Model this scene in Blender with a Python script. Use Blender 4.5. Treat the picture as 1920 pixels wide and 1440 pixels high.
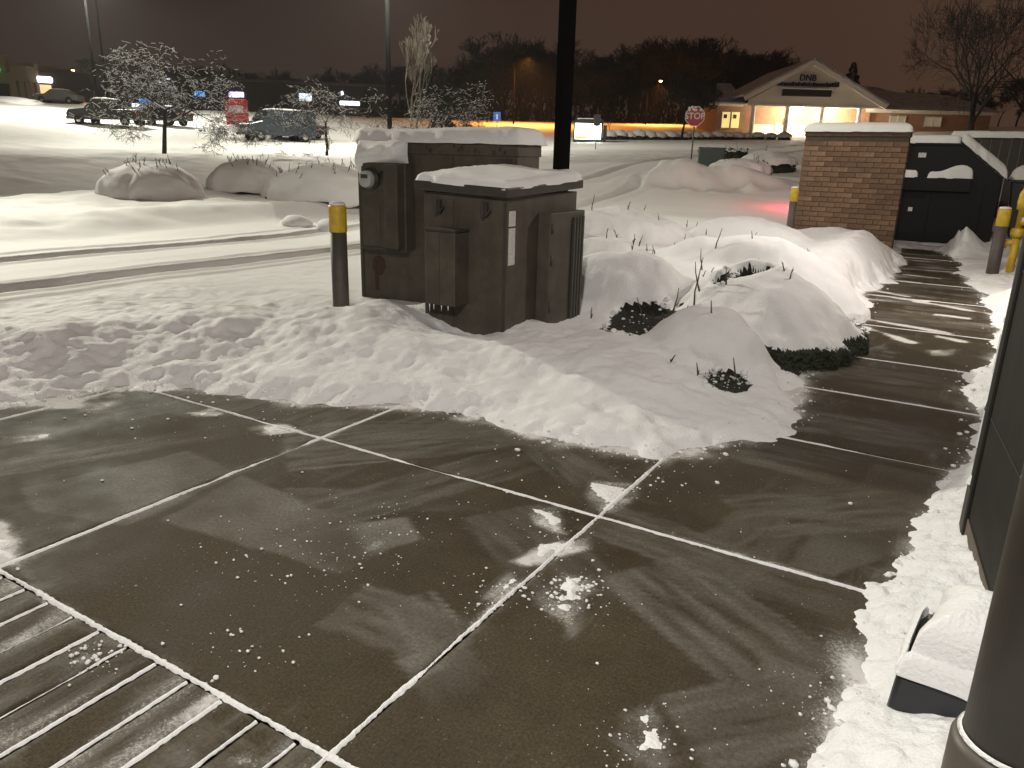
import bpy, math, random
import numpy as np
from mathutils import Vector, Matrix

for o in list(bpy.data.objects):
    bpy.data.objects.remove(o)
SC = bpy.context.scene
COL = SC.collection
rnd = random.Random(7)

# ------------------------------------------------------------------ camera
EYE = 1.6
FPX = 1420.0
YAW, PITCH, ROLL = math.radians(30.9), math.radians(16.75), math.radians(1.5)
_f0 = np.array([-math.sin(YAW), math.cos(YAW), 0]); _r0 = np.array([math.cos(YAW), math.sin(YAW), 0]); _u0 = np.array([0, 0, 1.0])
FWD = _f0 * math.cos(PITCH) - _u0 * math.sin(PITCH)
_u1 = _u0 * math.cos(PITCH) + _f0 * math.sin(PITCH)
RGT = _r0 * math.cos(ROLL) + _u1 * math.sin(ROLL)
UPV = _u1 * math.cos(ROLL) - _r0 * math.sin(ROLL)
cam = bpy.data.cameras.new('camera'); camo = bpy.data.objects.new('camera', cam); COL.objects.link(camo)
cam.sensor_width = 36; cam.lens = FPX / 1920 * 36; cam.clip_end = 2000; cam.clip_start = 0.05
M = Matrix.Identity(4)
for i in range(3):
    M[i][0] = RGT[i]; M[i][1] = UPV[i]; M[i][2] = -FWD[i]
M[2][3] = EYE
camo.matrix_world = M
SC.camera = camo

def ray(px, py):
    return FWD + (px - 960) / FPX * RGT - (py - 720) / FPX * UPV
def at(px, py, D):
    p = np.array([0, 0, EYE]) + D * ray(px, py); return (p[0], p[1], p[2])
def ong(px, py, z=0.0):
    d = ray(px, py); t = (z - EYE) / d[2]; return (d[0] * t, d[1] * t)

# ------------------------------------------------------------------ world (night sky lit by town glow)
w = bpy.data.worlds.new('World'); SC.world = w; w.use_nodes = True
nt = w.node_tree; nt.nodes.clear()
def N(t, ty, **k):
    n = t.nodes.new(ty)
    for a, b in k.items(): setattr(n, a, b)
    return n
tc = N(nt, 'ShaderNodeTexCoord'); sep = N(nt, 'ShaderNodeSeparateXYZ'); nt.links.new(tc.outputs['Generated'], sep.inputs[0])
mr = N(nt, 'ShaderNodeMapRange'); mr.inputs['From Min'].default_value = -0.95; mr.inputs['From Max'].default_value = 0.25
nt.links.new(sep.outputs['X'], mr.inputs['Value'])
cr = N(nt, 'ShaderNodeValToRGB'); nt.links.new(mr.outputs[0], cr.inputs[0])
cr.color_ramp.elements[0].position = 0.1; cr.color_ramp.elements[0].color = (0.0310, 0.0195, 0.0165, 1)
cr.color_ramp.elements[1].position = 0.85; cr.color_ramp.elements[1].color = (0.072, 0.038, 0.0235, 1)
nz = N(nt, 'ShaderNodeTexNoise'); nz.inputs['Scale'].default_value = 2.2; nz.inputs['Detail'].default_value = 2
nt.links.new(tc.outputs['Generated'], nz.inputs['Vector'])
mr2 = N(nt, 'ShaderNodeMapRange'); mr2.inputs['To Min'].default_value = 0.85; mr2.inputs['To Max'].default_value = 1.15
nt.links.new(nz.outputs[0], mr2.inputs['Value'])
bg = N(nt, 'ShaderNodeBackground'); nt.links.new(cr.outputs[0], bg.inputs[0]); nt.links.new(mr2.outputs[0], bg.inputs[1])
wo = N(nt, 'ShaderNodeOutputWorld'); nt.links.new(bg.outputs[0], wo.inputs[0])

SC.view_settings.view_transform = 'Standard'; SC.view_settings.look = 'None'
SC.view_settings.exposure = 0; SC.view_settings.gamma = 1; SC.view_settings.use_curve_mapping = False
SC.render.engine = 'CYCLES'

def lamp(name, kind, loc, power, color, size=0.3, target=None, spot=None, blend=0.6):
    l = bpy.data.lights.new(name, kind); l.energy = power; l.color = color
    if kind == 'AREA': l.shape = 'DISK'; l.size = size
    else: l.shadow_soft_size = size
    if kind == 'SPOT': l.spot_size = math.radians(spot or 150); l.spot_blend = blend
    o = bpy.data.objects.new(name, l); COL.objects.link(o); o.location = loc
    if target is not None:
        o.rotation_euler = (Vector(target) - Vector(loc)).to_track_quat('-Z', 'Y').to_euler()
    return o
WARM = (1.0, 0.955, 0.885); LOT = (1.0, 0.97, 0.81); SODIUM = (1.0, 0.36, 0.06)
# lamps under the store eave (above and behind the camera, and further along the wall)
lamp('eave_lamp_light', 'AREA', (-0.45, -0.3, 3.8), 205, WARM, 0.35, (-2.2, 5.6, 0.3))
lamp('eave_lamp_light', 'AREA', (-0.1, 9.6, 3.7), 165, (1.0, 0.92, 0.83), 0.3, (-1.6, 10.2, 0))

# ------------------------------------------------------------------ noise
def _hash(ix, iy, s):
    n = (ix.astype(np.int64) * 374761393 + iy.astype(np.int64) * 668265263 + s * 974711) & 0x7fffffff
    n = ((n ^ (n >> 13)) * 1274126177) & 0x7fffffff
    n = n ^ (n >> 16)
    return (n & 0xffff) / 65535.0
def vnoise(x, y, s=0):
    ix = np.floor(x); iy = np.floor(y); fx = x - ix; fy = y - iy
    fx = fx * fx * fx * (fx * (fx * 6 - 15) + 10); fy = fy * fy * fy * (fy * (fy * 6 - 15) + 10)
    a = _hash(ix, iy, s); b = _hash(ix + 1, iy, s); c = _hash(ix, iy + 1, s); d = _hash(ix + 1, iy + 1, s)
    return (a + (b - a) * fx) * (1 - fy) + (c + (d - c) * fx) * fy
def fbm(x, y, f, o=4, s=0, g=0.5):
    v = 0; a = 1; t = 0
    for i in range(o):
        ca, sa = math.cos(i * 1.1 + .4), math.sin(i * 1.1 + .4)
        v = v + a * (vnoise((x * ca - y * sa) * f + i * 17.3, (x * sa + y * ca) * f - i * 9.1, s + i) - 0.5) * 2; t += a; a *= g; f *= 2.03
    return v / t
def cells(x, y, f, s=0):
    """rounded cellular lumps, 0..1"""
    x = x * f; y = y * f; ix = np.floor(x); iy = np.floor(y); m = np.full(x.shape, 9.0)
    for a in (-1, 0, 1):
        for b in (-1, 0, 1):
            cx = ix + a + _hash(ix + a, iy + b, s); cy = iy + b + _hash(ix + a, iy + b, s + 57); m = np.minimum(m, (x - cx) ** 2 + (y - cy) ** 2)
    return np.sqrt(np.clip(1 - m, 0, 1))
def sstep(a, b, x):
    t = np.clip((x - a) / (b - a), 0, 1); return t * t * (3 - 2 * t)
def polysdf(x, y, poly):
    """signed distance, negative inside the polygon"""
    P = np.array(poly, float); d = np.full(x.shape, 1e9); ins = np.zeros(x.shape, bool)
    for i in range(len(P)):
        ax, ay = P[i]; bx, by = P[(i + 1) % len(P)]
        ex, ey = bx - ax, by - ay; L = ex * ex + ey * ey
        t = np.clip(((x - ax) * ex + (y - ay) * ey) / L, 0, 1)
        d = np.minimum(d, (x - ax - t * ex) ** 2 + (y - ay - t * ey) ** 2)
        if ay != by:
            c = ((ay > y) != (by > y)) & (x < (bx - ax) * (y - ay) / (by - ay) + ax); ins ^= c
    d = np.sqrt(d); return np.where(ins, -d, d)

# ------------------------------------------------------------------ materials
MATS = {}
def mat(name, color=(.5, .5, .5), rough=.6, metal=0, emit=None, estr=0, spec=None, var=0, vscale=8, bump=0, bscale=40, detail=4, tint=None):
    if name in MATS: return MATS[name]
    m = bpy.data.materials.new(name); m.use_nodes = True; t = m.node_tree; b = t.nodes['Principled BSDF']
    b.inputs['Base Color'].default_value = (*color, 1); b.inputs['Roughness'].default_value = rough; b.inputs['Metallic'].default_value = metal
    if spec is not None: b.inputs['Specular IOR Level'].default_value = spec
    if emit: b.inputs['Emission Color'].default_value = (*emit, 1); b.inputs['Emission Strength'].default_value = estr
    if var or bump:
        tc = N(t, 'ShaderNodeTexCoord')
    if var:
        n = N(t, 'ShaderNodeTexNoise'); n.inputs['Scale'].default_value = vscale; n.inputs['Detail'].default_value = detail; n.inputs['Roughness'].default_value = .65
        t.links.new(tc.outputs['Object'], n.inputs['Vector'])
        r = N(t, 'ShaderNodeValToRGB'); c2 = tint or tuple(c * (1 - var) for c in color)
        r.color_ramp.elements[0].position = .35; r.color_ramp.elements[0].color = (*c2, 1)
        r.color_ramp.elements[1].position = .65; r.color_ramp.elements[1].color = (*color, 1)
        t.links.new(n.outputs[0], r.inputs[0]); t.links.new(r.outputs[0], b.inputs['Base Color'])
    if bump:
        n2 = N(t, 'ShaderNodeTexNoise'); n2.inputs['Scale'].default_value = bscale; n2.inputs['Detail'].default_value = 5
        t.links.new(tc.outputs['Object'], n2.inputs['Vector'])
        bm = N(t, 'ShaderNodeBump'); bm.inputs['Strength'].default_value = bump; bm.inputs['Distance'].default_value = .02
        t.links.new(n2.outputs[0], bm.inputs['Height']); t.links.new(bm.outputs[0], b.inputs['Normal'])
    MATS[name] = m; return m

SNOW = mat('snow', (.80, .80, .80), .65, spec=.25, bump=.45, bscale=90)
SNOWF = mat('snow_far', (.78, .78, .78), .7, spec=.2)
def snow_ground():
    m = bpy.data.materials.new('snow_ground'); m.use_nodes = True; t = m.node_tree; b = t.nodes['Principled BSDF']
    b.inputs['Roughness'].default_value = .7; b.inputs['Specular IOR Level'].default_value = .2
    at_ = N(t, 'ShaderNodeAttribute'); at_.attribute_name = 'dirt'
    tc = N(t, 'ShaderNodeTexCoord'); n = N(t, 'ShaderNodeTexNoise'); n.inputs['Scale'].default_value = 1.3; n.inputs['Detail'].default_value = 8; n.inputs['Roughness'].default_value = .7
    t.links.new(tc.outputs['Object'], n.inputs['Vector'])
    mu = N(t, 'ShaderNodeMath', operation='MULTIPLY_ADD'); t.links.new(n.outputs[0], mu.inputs[0]); mu.inputs[1].default_value = 1.6; mu.inputs[2].default_value = -.3
    m2 = N(t, 'ShaderNodeMath', operation='MULTIPLY', use_clamp=True); t.links.new(at_.outputs['Fac'], m2.inputs[0]); t.links.new(mu.outputs[0], m2.inputs[1])
    mx = N(t, 'ShaderNodeMix', data_type='RGBA'); t.links.new(m2.outputs[0], mx.inputs['Factor'])
    mx.inputs['A'].default_value = (.80, .80, .79, 1); mx.inputs['B'].default_value = (.20, .19, .175, 1)
    t.links.new(mx.outputs['Result'], b.inputs['Base Color'])
    n2 = N(t, 'ShaderNodeTexNoise'); n2.inputs['Scale'].default_value = 30; n2.inputs['Detail'].default_value = 4; t.links.new(tc.outputs['Object'], n2.inputs['Vector'])
    bm = N(t, 'ShaderNodeBump'); bm.inputs['Strength'].default_value = .3; bm.inputs['Distance'].default_value = .02
    t.links.new(n2.outputs[0], bm.inputs['Height']); t.links.new(bm.outputs[0], b.inputs['Normal'])
    return m
SNOWG = snow_ground()
def concrete():
    m = bpy.data.materials.new('concrete_dusted'); m.use_nodes = True; t = m.node_tree; b = t.nodes['Principled BSDF']
    L = t.links.new
    ge = N(t, 'ShaderNodeNewGeometry'); at_ = N(t, 'ShaderNodeAttribute'); at_.attribute_name = 'dust'
    def noise(sc, de, ro=.6, scale=(1, 1, 1), dist=0):
        mp = N(t, 'ShaderNodeMapping'); mp.inputs['Scale'].default_value = scale; L(ge.outputs['Position'], mp.inputs[0])
        n = N(t, 'ShaderNodeTexNoise'); n.inputs['Scale'].default_value = sc; n.inputs['Detail'].default_value = de; n.inputs['Roughness'].default_value = ro; n.inputs['Distortion'].default_value = dist
        L(mp.outputs[0], n.inputs['Vector']); return n.outputs[0]
    # concrete colour: damp olive brown with paler dry-brushed areas
    r = N(t, 'ShaderNodeValToRGB'); L(noise(1.7, 10, .74), r.inputs[0])
    r.color_ramp.elements[0].position = .36; r.color_ramp.elements[0].color = (.037, .028, .0155, 1)
    r.color_ramp.elements[1].position = .68; r.color_ramp.elements[1].color = (.070, .055, .034, 1)
    # fine grain
    g = N(t, 'ShaderNodeMapRange'); L(noise(95, 5, .8), g.inputs['Value']); g.inputs['From Min'].default_value = .3; g.inputs['From Max'].default_value = .7; g.inputs['To Min'].default_value = .45; g.inputs['To Max'].default_value = 1.6
    mg = N(t, 'ShaderNodeMix', data_type='RGBA', blend_type='MULTIPLY'); mg.inputs['Factor'].default_value = 1; L(r.outputs[0], mg.inputs['A']); L(g.outputs[0], mg.inputs['B'])
    # thin film of frost left by the shovel: grain thresholded by the dust amount
    def thr(nz, lo, hi, w):
        # fac = smoothstep((dust*gain + noise) ...)
        a = N(t, 'ShaderNodeMath', operation='ADD'); L(at_.outputs['Fac'], a.inputs[0]); L(nz, a.inputs[1])
        mr = N(t, 'ShaderNodeMapRange', interpolation_type='SMOOTHSTEP'); L(a.outputs[0], mr.inputs['Value']); mr.inputs['From Min'].default_value = lo; mr.inputs['From Max'].default_value = hi; mr.inputs['To Max'].default_value = w
        return mr.outputs[0]
    f1 = thr(noise(22, 10, .92), .86, .98, .92)
    f2 = thr(noise(80, 5, .9), .74, .96, .55)
    f3 = thr(noise(9, 8, .8, (1, .22, 1), .5), .58, 1.1, .26)
    f4 = thr(noise(11, 8, .8, (.2, 1, 1), .4), .62, 1.1, .22)
    m4 = N(t, 'ShaderNodeMath', operation='MAXIMUM'); L(f3, m4.inputs[0]); L(f4, m4.inputs[1]); f3 = m4.outputs[0]
    sp = N(t, 'ShaderNodeMapRange', interpolation_type='SMOOTHSTEP'); L(noise(64, 3, .6), sp.inputs['Value']); sp.inputs['From Min'].default_value = .66; sp.inputs['From Max'].default_value = .74; sp.inputs['To Max'].default_value = .5
    sm_ = N(t, 'ShaderNodeMapRange', interpolation_type='SMOOTHSTEP'); L(noise(2.6, 4, .6), sm_.inputs['Value']); sm_.inputs['From Min'].default_value = .38; sm_.inputs['From Max'].default_value = .62
    f5 = N(t, 'ShaderNodeMath', operation='MULTIPLY'); L(sp.outputs[0], f5.inputs[0]); L(sm_.outputs[0], f5.inputs[1])
    m5 = N(t, 'ShaderNodeMath', operation='MAXIMUM'); L(f3, m5.inputs[0]); L(f5.outputs[0], m5.inputs[1]); f3 = m5.outputs[0]
    mxs = N(t, 'ShaderNodeMath', operation='MAXIMUM'); L(f1, mxs.inputs[0]); L(f2, mxs.inputs[1])
    mx3 = N(t, 'ShaderNodeMath', operation='MAXIMUM'); L(mxs.outputs[0], mx3.inputs[0]); L(f3, mx3.inputs[1])
    fl = N(t, 'ShaderNodeAttribute'); fl.attribute_name = 'film'
    fr = N(t, 'ShaderNodeMapRange'); L(noise(60, 6, .8), fr.inputs['Value']); fr.inputs['From Min'].default_value = .35; fr.inputs['From Max'].default_value = .7; fr.inputs['To Min'].default_value = .35; fr.inputs['To Max'].default_value = 1.25
    ff = N(t, 'ShaderNodeMath', operation='MULTIPLY', use_clamp=True); L(fl.outputs['Fac'], ff.inputs[0]); L(fr.outputs[0], ff.inputs[1])
    mf = N(t, 'ShaderNodeMath', operation='MAXIMUM'); L(mx3.outputs[0], mf.inputs[0]); L(ff.outputs[0], mf.inputs[1]); mx3 = mf
    mx = N(t, 'ShaderNodeMix', data_type='RGBA'); L(mx3.outputs[0], mx.inputs['Factor']); L(mg.outputs['Result'], mx.inputs['A']); mx.inputs['B'].default_value = (.66, .65, .62, 1)
    L(mx.outputs['Result'], b.inputs['Base Color'])
    rr = N(t, 'ShaderNodeMapRange'); L(noise(1.7, 5, .6), rr.inputs['Value']); rr.inputs['From Min'].default_value = .35; rr.inputs['From Max'].default_value = .65
    rr.inputs['To Min'].default_value = .62; rr.inputs['To Max'].default_value = .9; L(rr.outputs[0], b.inputs['Roughness'])
    b.inputs['Specular IOR Level'].default_value = .12
    bm = N(t, 'ShaderNodeBump'); bm.inputs['Strength'].default_value = .5; bm.inputs['Distance'].default_value = .006
    L(noise(120, 4, .6, (1, .3, 1)), bm.inputs['Height']); L(bm.outputs[0], b.inputs['Normal'])
    return m
CONC = concrete()

# ------------------------------------------------------------------ object helpers
def tag(o, label=None, cat=None, group=None, kind=None):
    if label: o['label'] = label
    if cat: o['category'] = cat
    if group: o['group'] = group
    if kind: o['kind'] = kind
    return o
def thing(name, label, cat, loc=(0, 0, 0), rz=0, group=None):
    o = bpy.data.objects.new(name, None); COL.objects.link(o); o.location = loc; o.rotation_euler = (0, 0, rz)
    o.empty_display_size = .2
    return tag(o, label, cat, group)
def link(name, me, parent=None, mats=()):
    o = bpy.data.objects.new(name, me); COL.objects.link(o)
    for m in (mats if isinstance(mats, (list, tuple)) else [mats]):
        if len(me.materials) < (len(mats) if isinstance(mats, (list, tuple)) else 1): me.materials.append(m)
    if parent is not None: o.parent = parent
    return o
def copy_tree(o, parent=None):
    c = o.copy(); COL.objects.link(c); c.parent = parent
    for ch in list(o.children): copy_tree(ch, c)
    return c

class MB:
    def __init__(s): s.v = []; s.f = []; s.mi = []
    def add(s, v, f, mi=0):
        n = len(s.v); s.v += [tuple(p) for p in v]; s.f += [tuple(i + n for i in q) for q in f]; s.mi += [mi] * len(f); return s
    def box(s, x0, x1, y0, y1, z0, z1, mi=0):
        v = [(x, y, z) for z in (z0, z1) for y in (y0, y1) for x in (x0, x1)]
        return s.add(v, [(0, 2, 3, 1), (4, 5, 7, 6), (0, 1, 5, 4), (2, 6, 7, 3), (0, 4, 6, 2), (1, 3, 7, 5)], mi)
    def hexa(s, v, mi=0):
        return s.add(v, [(0, 3, 2, 1), (4, 5, 6, 7), (0, 1, 5, 4), (1, 2, 6, 5), (2, 3, 7, 6), (3, 0, 4, 7)], mi)
    def tube(s, p0, p1, r0, r1=None, n=8, cap=True, mi=0):
        r1 = r0 if r1 is None else r1
        p0 = Vector(p0); p1 = Vector(p1); d = (p1 - p0)
        if d.length < 1e-6: return s
        d.normalize(); a = d.orthogonal().normalized(); b = d.cross(a)
        v = []
        for p, r in ((p0, r0), (p1, r1)):
            for i in range(n):
                t = 2 * math.pi * i / n; v.append(p + a * (r * math.cos(t)) + b * (r * math.sin(t)))
        f = [(i, (i + 1) % n, n + (i + 1) % n, n + i) for i in range(n)]
        if cap: f += [tuple(range(n - 1, -1, -1)), tuple(range(n, 2 * n))]
        return s.add(v, f, mi)
    def lathe(s, prof, c=(0, 0, 0), n=24, mi=0, caps=True):
        v = []
        for r, z in prof:
            for i in range(n):
                t = 2 * math.pi * i / n; v.append((c[0] + r * math.cos(t), c[1] + r * math.sin(t), c[2] + z))
        f = []
        for k in range(len(prof) - 1):
            f += [(k * n + i, k * n + (i + 1) % n, (k + 1) * n + (i + 1) % n, (k + 1) * n + i) for i in range(n)]
        if caps: f += [tuple(range(n - 1, -1, -1)), tuple(range((len(prof) - 1) * n, len(prof) * n))]
        return s.add(v, f, mi)
    def prism(s, poly, a0, a1, axis='y', mi=0):
        """poly in (u,w): axis y -> (x,z); axis x -> (y,z); axis z -> (x,y)"""
        n = len(poly); v = []
        for a in (a0, a1):
            for u, q in poly: v.append({'y': (u, a, q), 'x': (a, u, q), 'z': (u, q, a)}[axis])
        f = [(i, (i + 1) % n, n + (i + 1) % n, n + i) for i in range(n)] + [tuple(range(n - 1, -1, -1)), tuple(range(n, 2 * n))]
        return s.add(v, f, mi)
    def blob(s, c, r, seed=0, sq=(1, 1, 1), n=6, mi=0, j=.3):
        rr = random.Random(seed); v = []; rings = max(3, n // 2)
        for k in range(rings + 1):
            ph = math.pi * k / rings
            for i in range(n):
                t = 2 * math.pi * (i + .5 * (k % 2)) / n; q = r * (1 + rr.uniform(-j, j))
                v.append((c[0] + q * sq[0] * math.sin(ph) * math.cos(t), c[1] + q * sq[1] * math.sin(ph) * math.sin(t), c[2] + r * sq[2] * math.cos(ph)))
        f = [(k * n + i, (k + 1) * n + i, (k + 1) * n + (i + 1) % n, k * n + (i + 1) % n) for k in range(rings) for i in range(n)]
        return s.add(v, f, mi)
    def mesh(s, name, smooth=False):
        me = bpy.data.meshes.new(name); me.from_pydata(s.v, [], s.f)
        if any(s.mi): me.polygons.foreach_set('material_index', s.mi)
        if smooth: me.polygons.foreach_set('use_smooth', [True] * len(s.f))
        import bmesh as _b
        bm = _b.new(); bm.from_mesh(me); _b.ops.recalc_face_normals(bm, faces=bm.faces); bm.to_mesh(me); bm.free()
        return me
    def build(s, name, m, parent=None, smooth=False, bevel=0):
        o = link(name, s.mesh(name, smooth), parent, m)
        if bevel:
            md = o.modifiers.new('b', 'BEVEL'); md.width = bevel; md.segments = 2; md.limit_method = 'ANGLE'
        return o
def grid_mesh(name, X, Y, Z, keep=None, smooth=True, mi=None):
    """X,Y,Z 2-D arrays; keep = bool per face"""
    r, c = X.shape
    idx = np.arange(r * c).reshape(r, c)
    q = np.stack([idx[:-1, :-1], idx[:-1, 1:], idx[1:, 1:], idx[1:, :-1]], -1)
    if keep is not None:
        q = q[keep]; 
        if mi is not None: mi = mi[keep]
    else:
        q = q.reshape(-1, 4)
        if mi is not None: mi = mi.reshape(-1)
    used = np.zeros(r * c, bool); used[q.ravel()] = True
    remap = np.cumsum(used) - 1
    q = remap[q]
    co = np.stack([X.ravel()[used], Y.ravel()[used], Z.ravel()[used]], -1)
    me = bpy.data.meshes.new(name)
    me.vertices.add(len(co)); me.vertices.foreach_set('co', co.astype(np.float32).ravel())
    me.loops.add(len(q) * 4); me.loops.foreach_set('vertex_index', q.astype(np.int32).ravel())
    me.polygons.add(len(q)); me.polygons.foreach_set('loop_start', (np.arange(len(q)) * 4).astype(np.int32))
    try: me.polygons.foreach_set('loop_total', np.full(len(q), 4, np.int32))
    except Exception: pass
    if smooth: me.polygons.foreach_set('use_smooth', np.ones(len(q), bool))
    if mi is not None: me.polygons.foreach_set('material_index', mi.astype(np.int32))
    me.update(calc_edges=True); me.validate()
    return me, used
def fattr(me, name, vals):
    a = me.attributes.new(name, 'FLOAT', 'POINT'); a.data.foreach_set('value', vals.astype(np.float32))

# ------------------------------------------------------------------ terrain
LP = ([0, 16, 22, 28, 35, 50, 60, 80, 100, 150, 400], [-.03, -.05, .05, .5, 1.08, 1.75, 2.2, 4.3, 5.8, 7.5, 12])
RP = ([0, 12, 15, 20, 25, 31, 45, 60, 75, 85, 100, 112, 150, 400], [-.03, 0, .05, .35, .85, 1.55, 2.15, 2.85, 3.55, 4.35, 5.6, 6.4, 8, 12])
BUMPS = []   # (x,y,rx,ry,h,rot)
def bump_px(px, py, D, w, depth, h, rz=0):
    x, y, z = at(px, py, D); BUMPS.append((x, y, w, depth, h, rz))
bump_px(1262, 318, 24.5, 1.2, .85, .50, .3); bump_px(1330, 325, 24.0, 1.9, .8, .30, .5); bump_px(1400, 330, 23.5, 1.2, .7, .34, .4); bump_px(1215, 330, 24, 1.5, .7, .25, .4)
def terrain(x, y, detail=True):
    r = np.hypot(x, y); az = np.degrees(np.arctan2(-x, y))
    k = sstep(14, 50, az)
    z = np.interp(r, *RP) * (1 - k) + np.interp(r, *LP) * k
    med = sstep(-13.9, -15.6, x + .5 * fbm(x, y, .35, 3, 31)) * sstep(-21.5, -20.2, x) * sstep(27, 22, y)
    z = z + med * .26
    for bx, by, rx, ry, h, rz in BUMPS:
        c, s_ = math.cos(rz), math.sin(rz); u = ((x - bx) * c + (y - by) * s_) / rx; v = (-(x - bx) * s_ + (y - by) * c) / ry
        z = z + h * np.exp(-(u * u + v * v) * 1.1)
    if detail:
        n = fbm(x, y, .55, 5, 3); z = z + n * .035 * sstep(5, 9, r)
        z = z + med * (.13 * np.abs(fbm(x, y * .6, .55, 4, 71)) + .05 * fbm(x, y, 1.6, 3, 72))
        lane = sstep(-13.8, -13.2, x) * sstep(-7.2, -7.8, x)
        for tx, wd, dp in ((-9.42, .20, .085), (-11.86, .19, .085), (-9.95, .10, .018), (-8.75, .12, .018), (-12.6, .1, .02)):
            q = np.abs(x - tx - .05 * fbm(x * 0, y, .25, 2, 5)) + .015 * fbm(x, y, 5, 2, 8)
            z = z - dp * sstep(wd + .07, wd - .03, q) + dp * .35 * np.exp(-((q - wd - .1) / .07) ** 2)
        z = z + .012 * fbm(x * 2.5, y * .18, 1.0, 3, 15) * lane
        # ploughed lot beyond the median: ruts that run across the view
        lot = sstep(-22, -24, x)
        z = z + lot * .05 * fbm(x * .35, y * 1.6, .8, 4, 44) * sstep(90, 60, r)
        farR = sstep(16, 20, y) * (1 - lot)
        z = z + farR * .03 * fbm(x * .5, y * 1.8, .9, 4, 47)
        pile = sum(h * np.exp(-(((x - bx) / (rx * 1.5)) ** 2 + ((y - by) / (ry * 1.8)) ** 2)) for bx, by, rx, ry, h, _ in BUMPS)
        z = z + np.minimum(pile, .5) * (.30 * fbm(x, y, 1.9, 4, 61))
    return z
def tz(x, y): return float(terrain(np.array([float(x)]), np.array([float(y)]), False)[0])
def hit(px, py, lo=8.0, hi=160.0):
    """where the line of sight through a picture point meets the land"""
    d = ray(px, py); t = lo
    while t < hi:
        p = np.array([0, 0, EYE]) + t * d
        if p[2] <= tz(p[0], p[1]): return (p[0], p[1], p[2])
        t += .25
    return (p[0], p[1], tz(p[0], p[1]))
def ground_at(px, py, D):
    x, y, z = at(px, py, D); return (x, y, tz(x, y))

def build_terrain():
    rr = [2.0]
    while rr[-1] < 420:
        rr.append(rr[-1] * (1.0075 if rr[-1] < 40 else 1.014 if rr[-1] < 120 else 1.05))
    azs = np.concatenate([np.arange(-160, -20, 4.0), np.arange(-20, 72, .22), np.arange(72, 196, 4.0), [200.0]])
    Rg, A = np.meshgrid(np.array(rr), np.radians(azs), indexing='ij')
    X = -Rg * np.sin(A); Y = Rg * np.cos(A)
    Z = terrain(X, Y)
    cov0 = sstep(-13.9, -13.5, X) * sstep(-6.5, -7.0, X) * sstep(18.2, 17.6, Y) * sstep(-1.5, -.8, Y)
    cov = sstep(-8.0, -7.5, X) * sstep(18.2, 17.6, Y) * sstep(-3, -2.5, Y)
    Z = Z - .35 * np.maximum(cov, cov0)
    right = sstep(.3, .9, X) * (Y < 17.6); Z = Z - .2 * right
    me, used = grid_mesh('snow_ground', X, Y, Z)
    x = X.ravel()[used]; y = Y.ravel()[used]; r = np.hypot(x, y); az = np.degrees(np.arctan2(-x, y))
    d = .85 * sstep(31, 33.5, r) * sstep(50, 44, r) * sstep(34, 26, az)             # tracked road by the stop sign
    d = np.maximum(d, .25 * sstep(-21.8, -22.8, x) * sstep(-29.5, -28, x))          # lot drive past the median
    d = np.maximum(d, .28 * sstep(42, 46, r) * sstep(66, 58, r) * sstep(34, 44, az))
    d = np.maximum(d, .45 * np.exp(-((x + 9.42) / .2) ** 2)); d = np.maximum(d, .45 * np.exp(-((x + 11.86) / .2) ** 2))
    d = np.maximum(d, .15 * sstep(16.5, 18, y) * sstep(25, 22, y) * sstep(.2, .6, fbm(x * .4, y * 2, .9, 3, 90)))
    fattr(me, 'dirt', np.clip(d, 0, 1))
    tag(link('snow_ground', me, None, SNOWG), kind='structure')
build_terrain()
def build_lane():
    gx = np.arange(-14.3, -7.3, .035); gy = np.arange(-1.8, 18.7, .07)
    X, Y = np.meshgrid(gx, gy, indexing='xy'); X = X + .02 * (vnoise(X * 23, Y * 9, 5) - .5)
    Z = terrain(X, Y) + .006
    Z = Z + .012 * fbm(X, Y, 6, 3, 77) * np.exp(-np.minimum(np.abs(X + 9.42), np.abs(X + 11.86)) / .3)
    me, used = grid_mesh('driving_lane', X, Y, Z); x = X.ravel()[used]
    fattr(me, 'dirt', np.maximum(.38 * np.exp(-((x + 9.42) / .22) ** 2), .38 * np.exp(-((x + 11.86) / .22) ** 2)))
    tag(link('driving_lane', me, None, SNOWG), kind='structure')
build_lane()
# asphalt / soil sheet far below everything, reaching the horizon
s = MB(); s.box(-450, 450, -450, 450, -1.2, -1.0); tag(s.build('ground', mat('soil', (.06, .05, .04), .9)), kind='structure')

# ------------------------------------------------------------------ walkway slabs
XL = [-6.6, -4.85, -3.07, -1.29, .62]
YL = [-.5, 1.22, 2.97, 4.58, 5.8, 7.03, 8.6, 10.7, 12.3, 14.0, 15.7, 17.6]
CLEAR = [(-5.6, -2), (-5.15, 2.0), (-4.85, 2.9), (-4.45, 3.2), (-3.65, 3.35), (-3.05, 3.66), (-2.5, 3.78), (-1.9, 3.68), (-1.3, 3.84), (-.97, 4.35), (-.82, 5.0),
         (-.88, 5.45), (-1.0, 6.1), (-.86, 6.9), (-.82, 7.7), (-.93, 9), (-1.15, 10.6), (-1.05, 11.5), (-1.0, 13), (-1.08, 15.2), (-1.3, 15.9), (-1.35, 17.5), (-.75, 17.5), (-.3, 16.4),
         (-.1, 15), (-.05, 13.4), (.18, 11.8), (.34, 10.2), (.40, 8.6), (.36, 7.4), (.20, 7.0), (.15, 6.4), (.26, 5.8), (.22, 5), (.13, 4.4), (.03, 3.5), (-.05, 2.9), (-.08, 2.2), (-.12, 1.5), (-.2, -2)]
def P2(pts): return [ong(*p) for p in pts]
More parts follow.
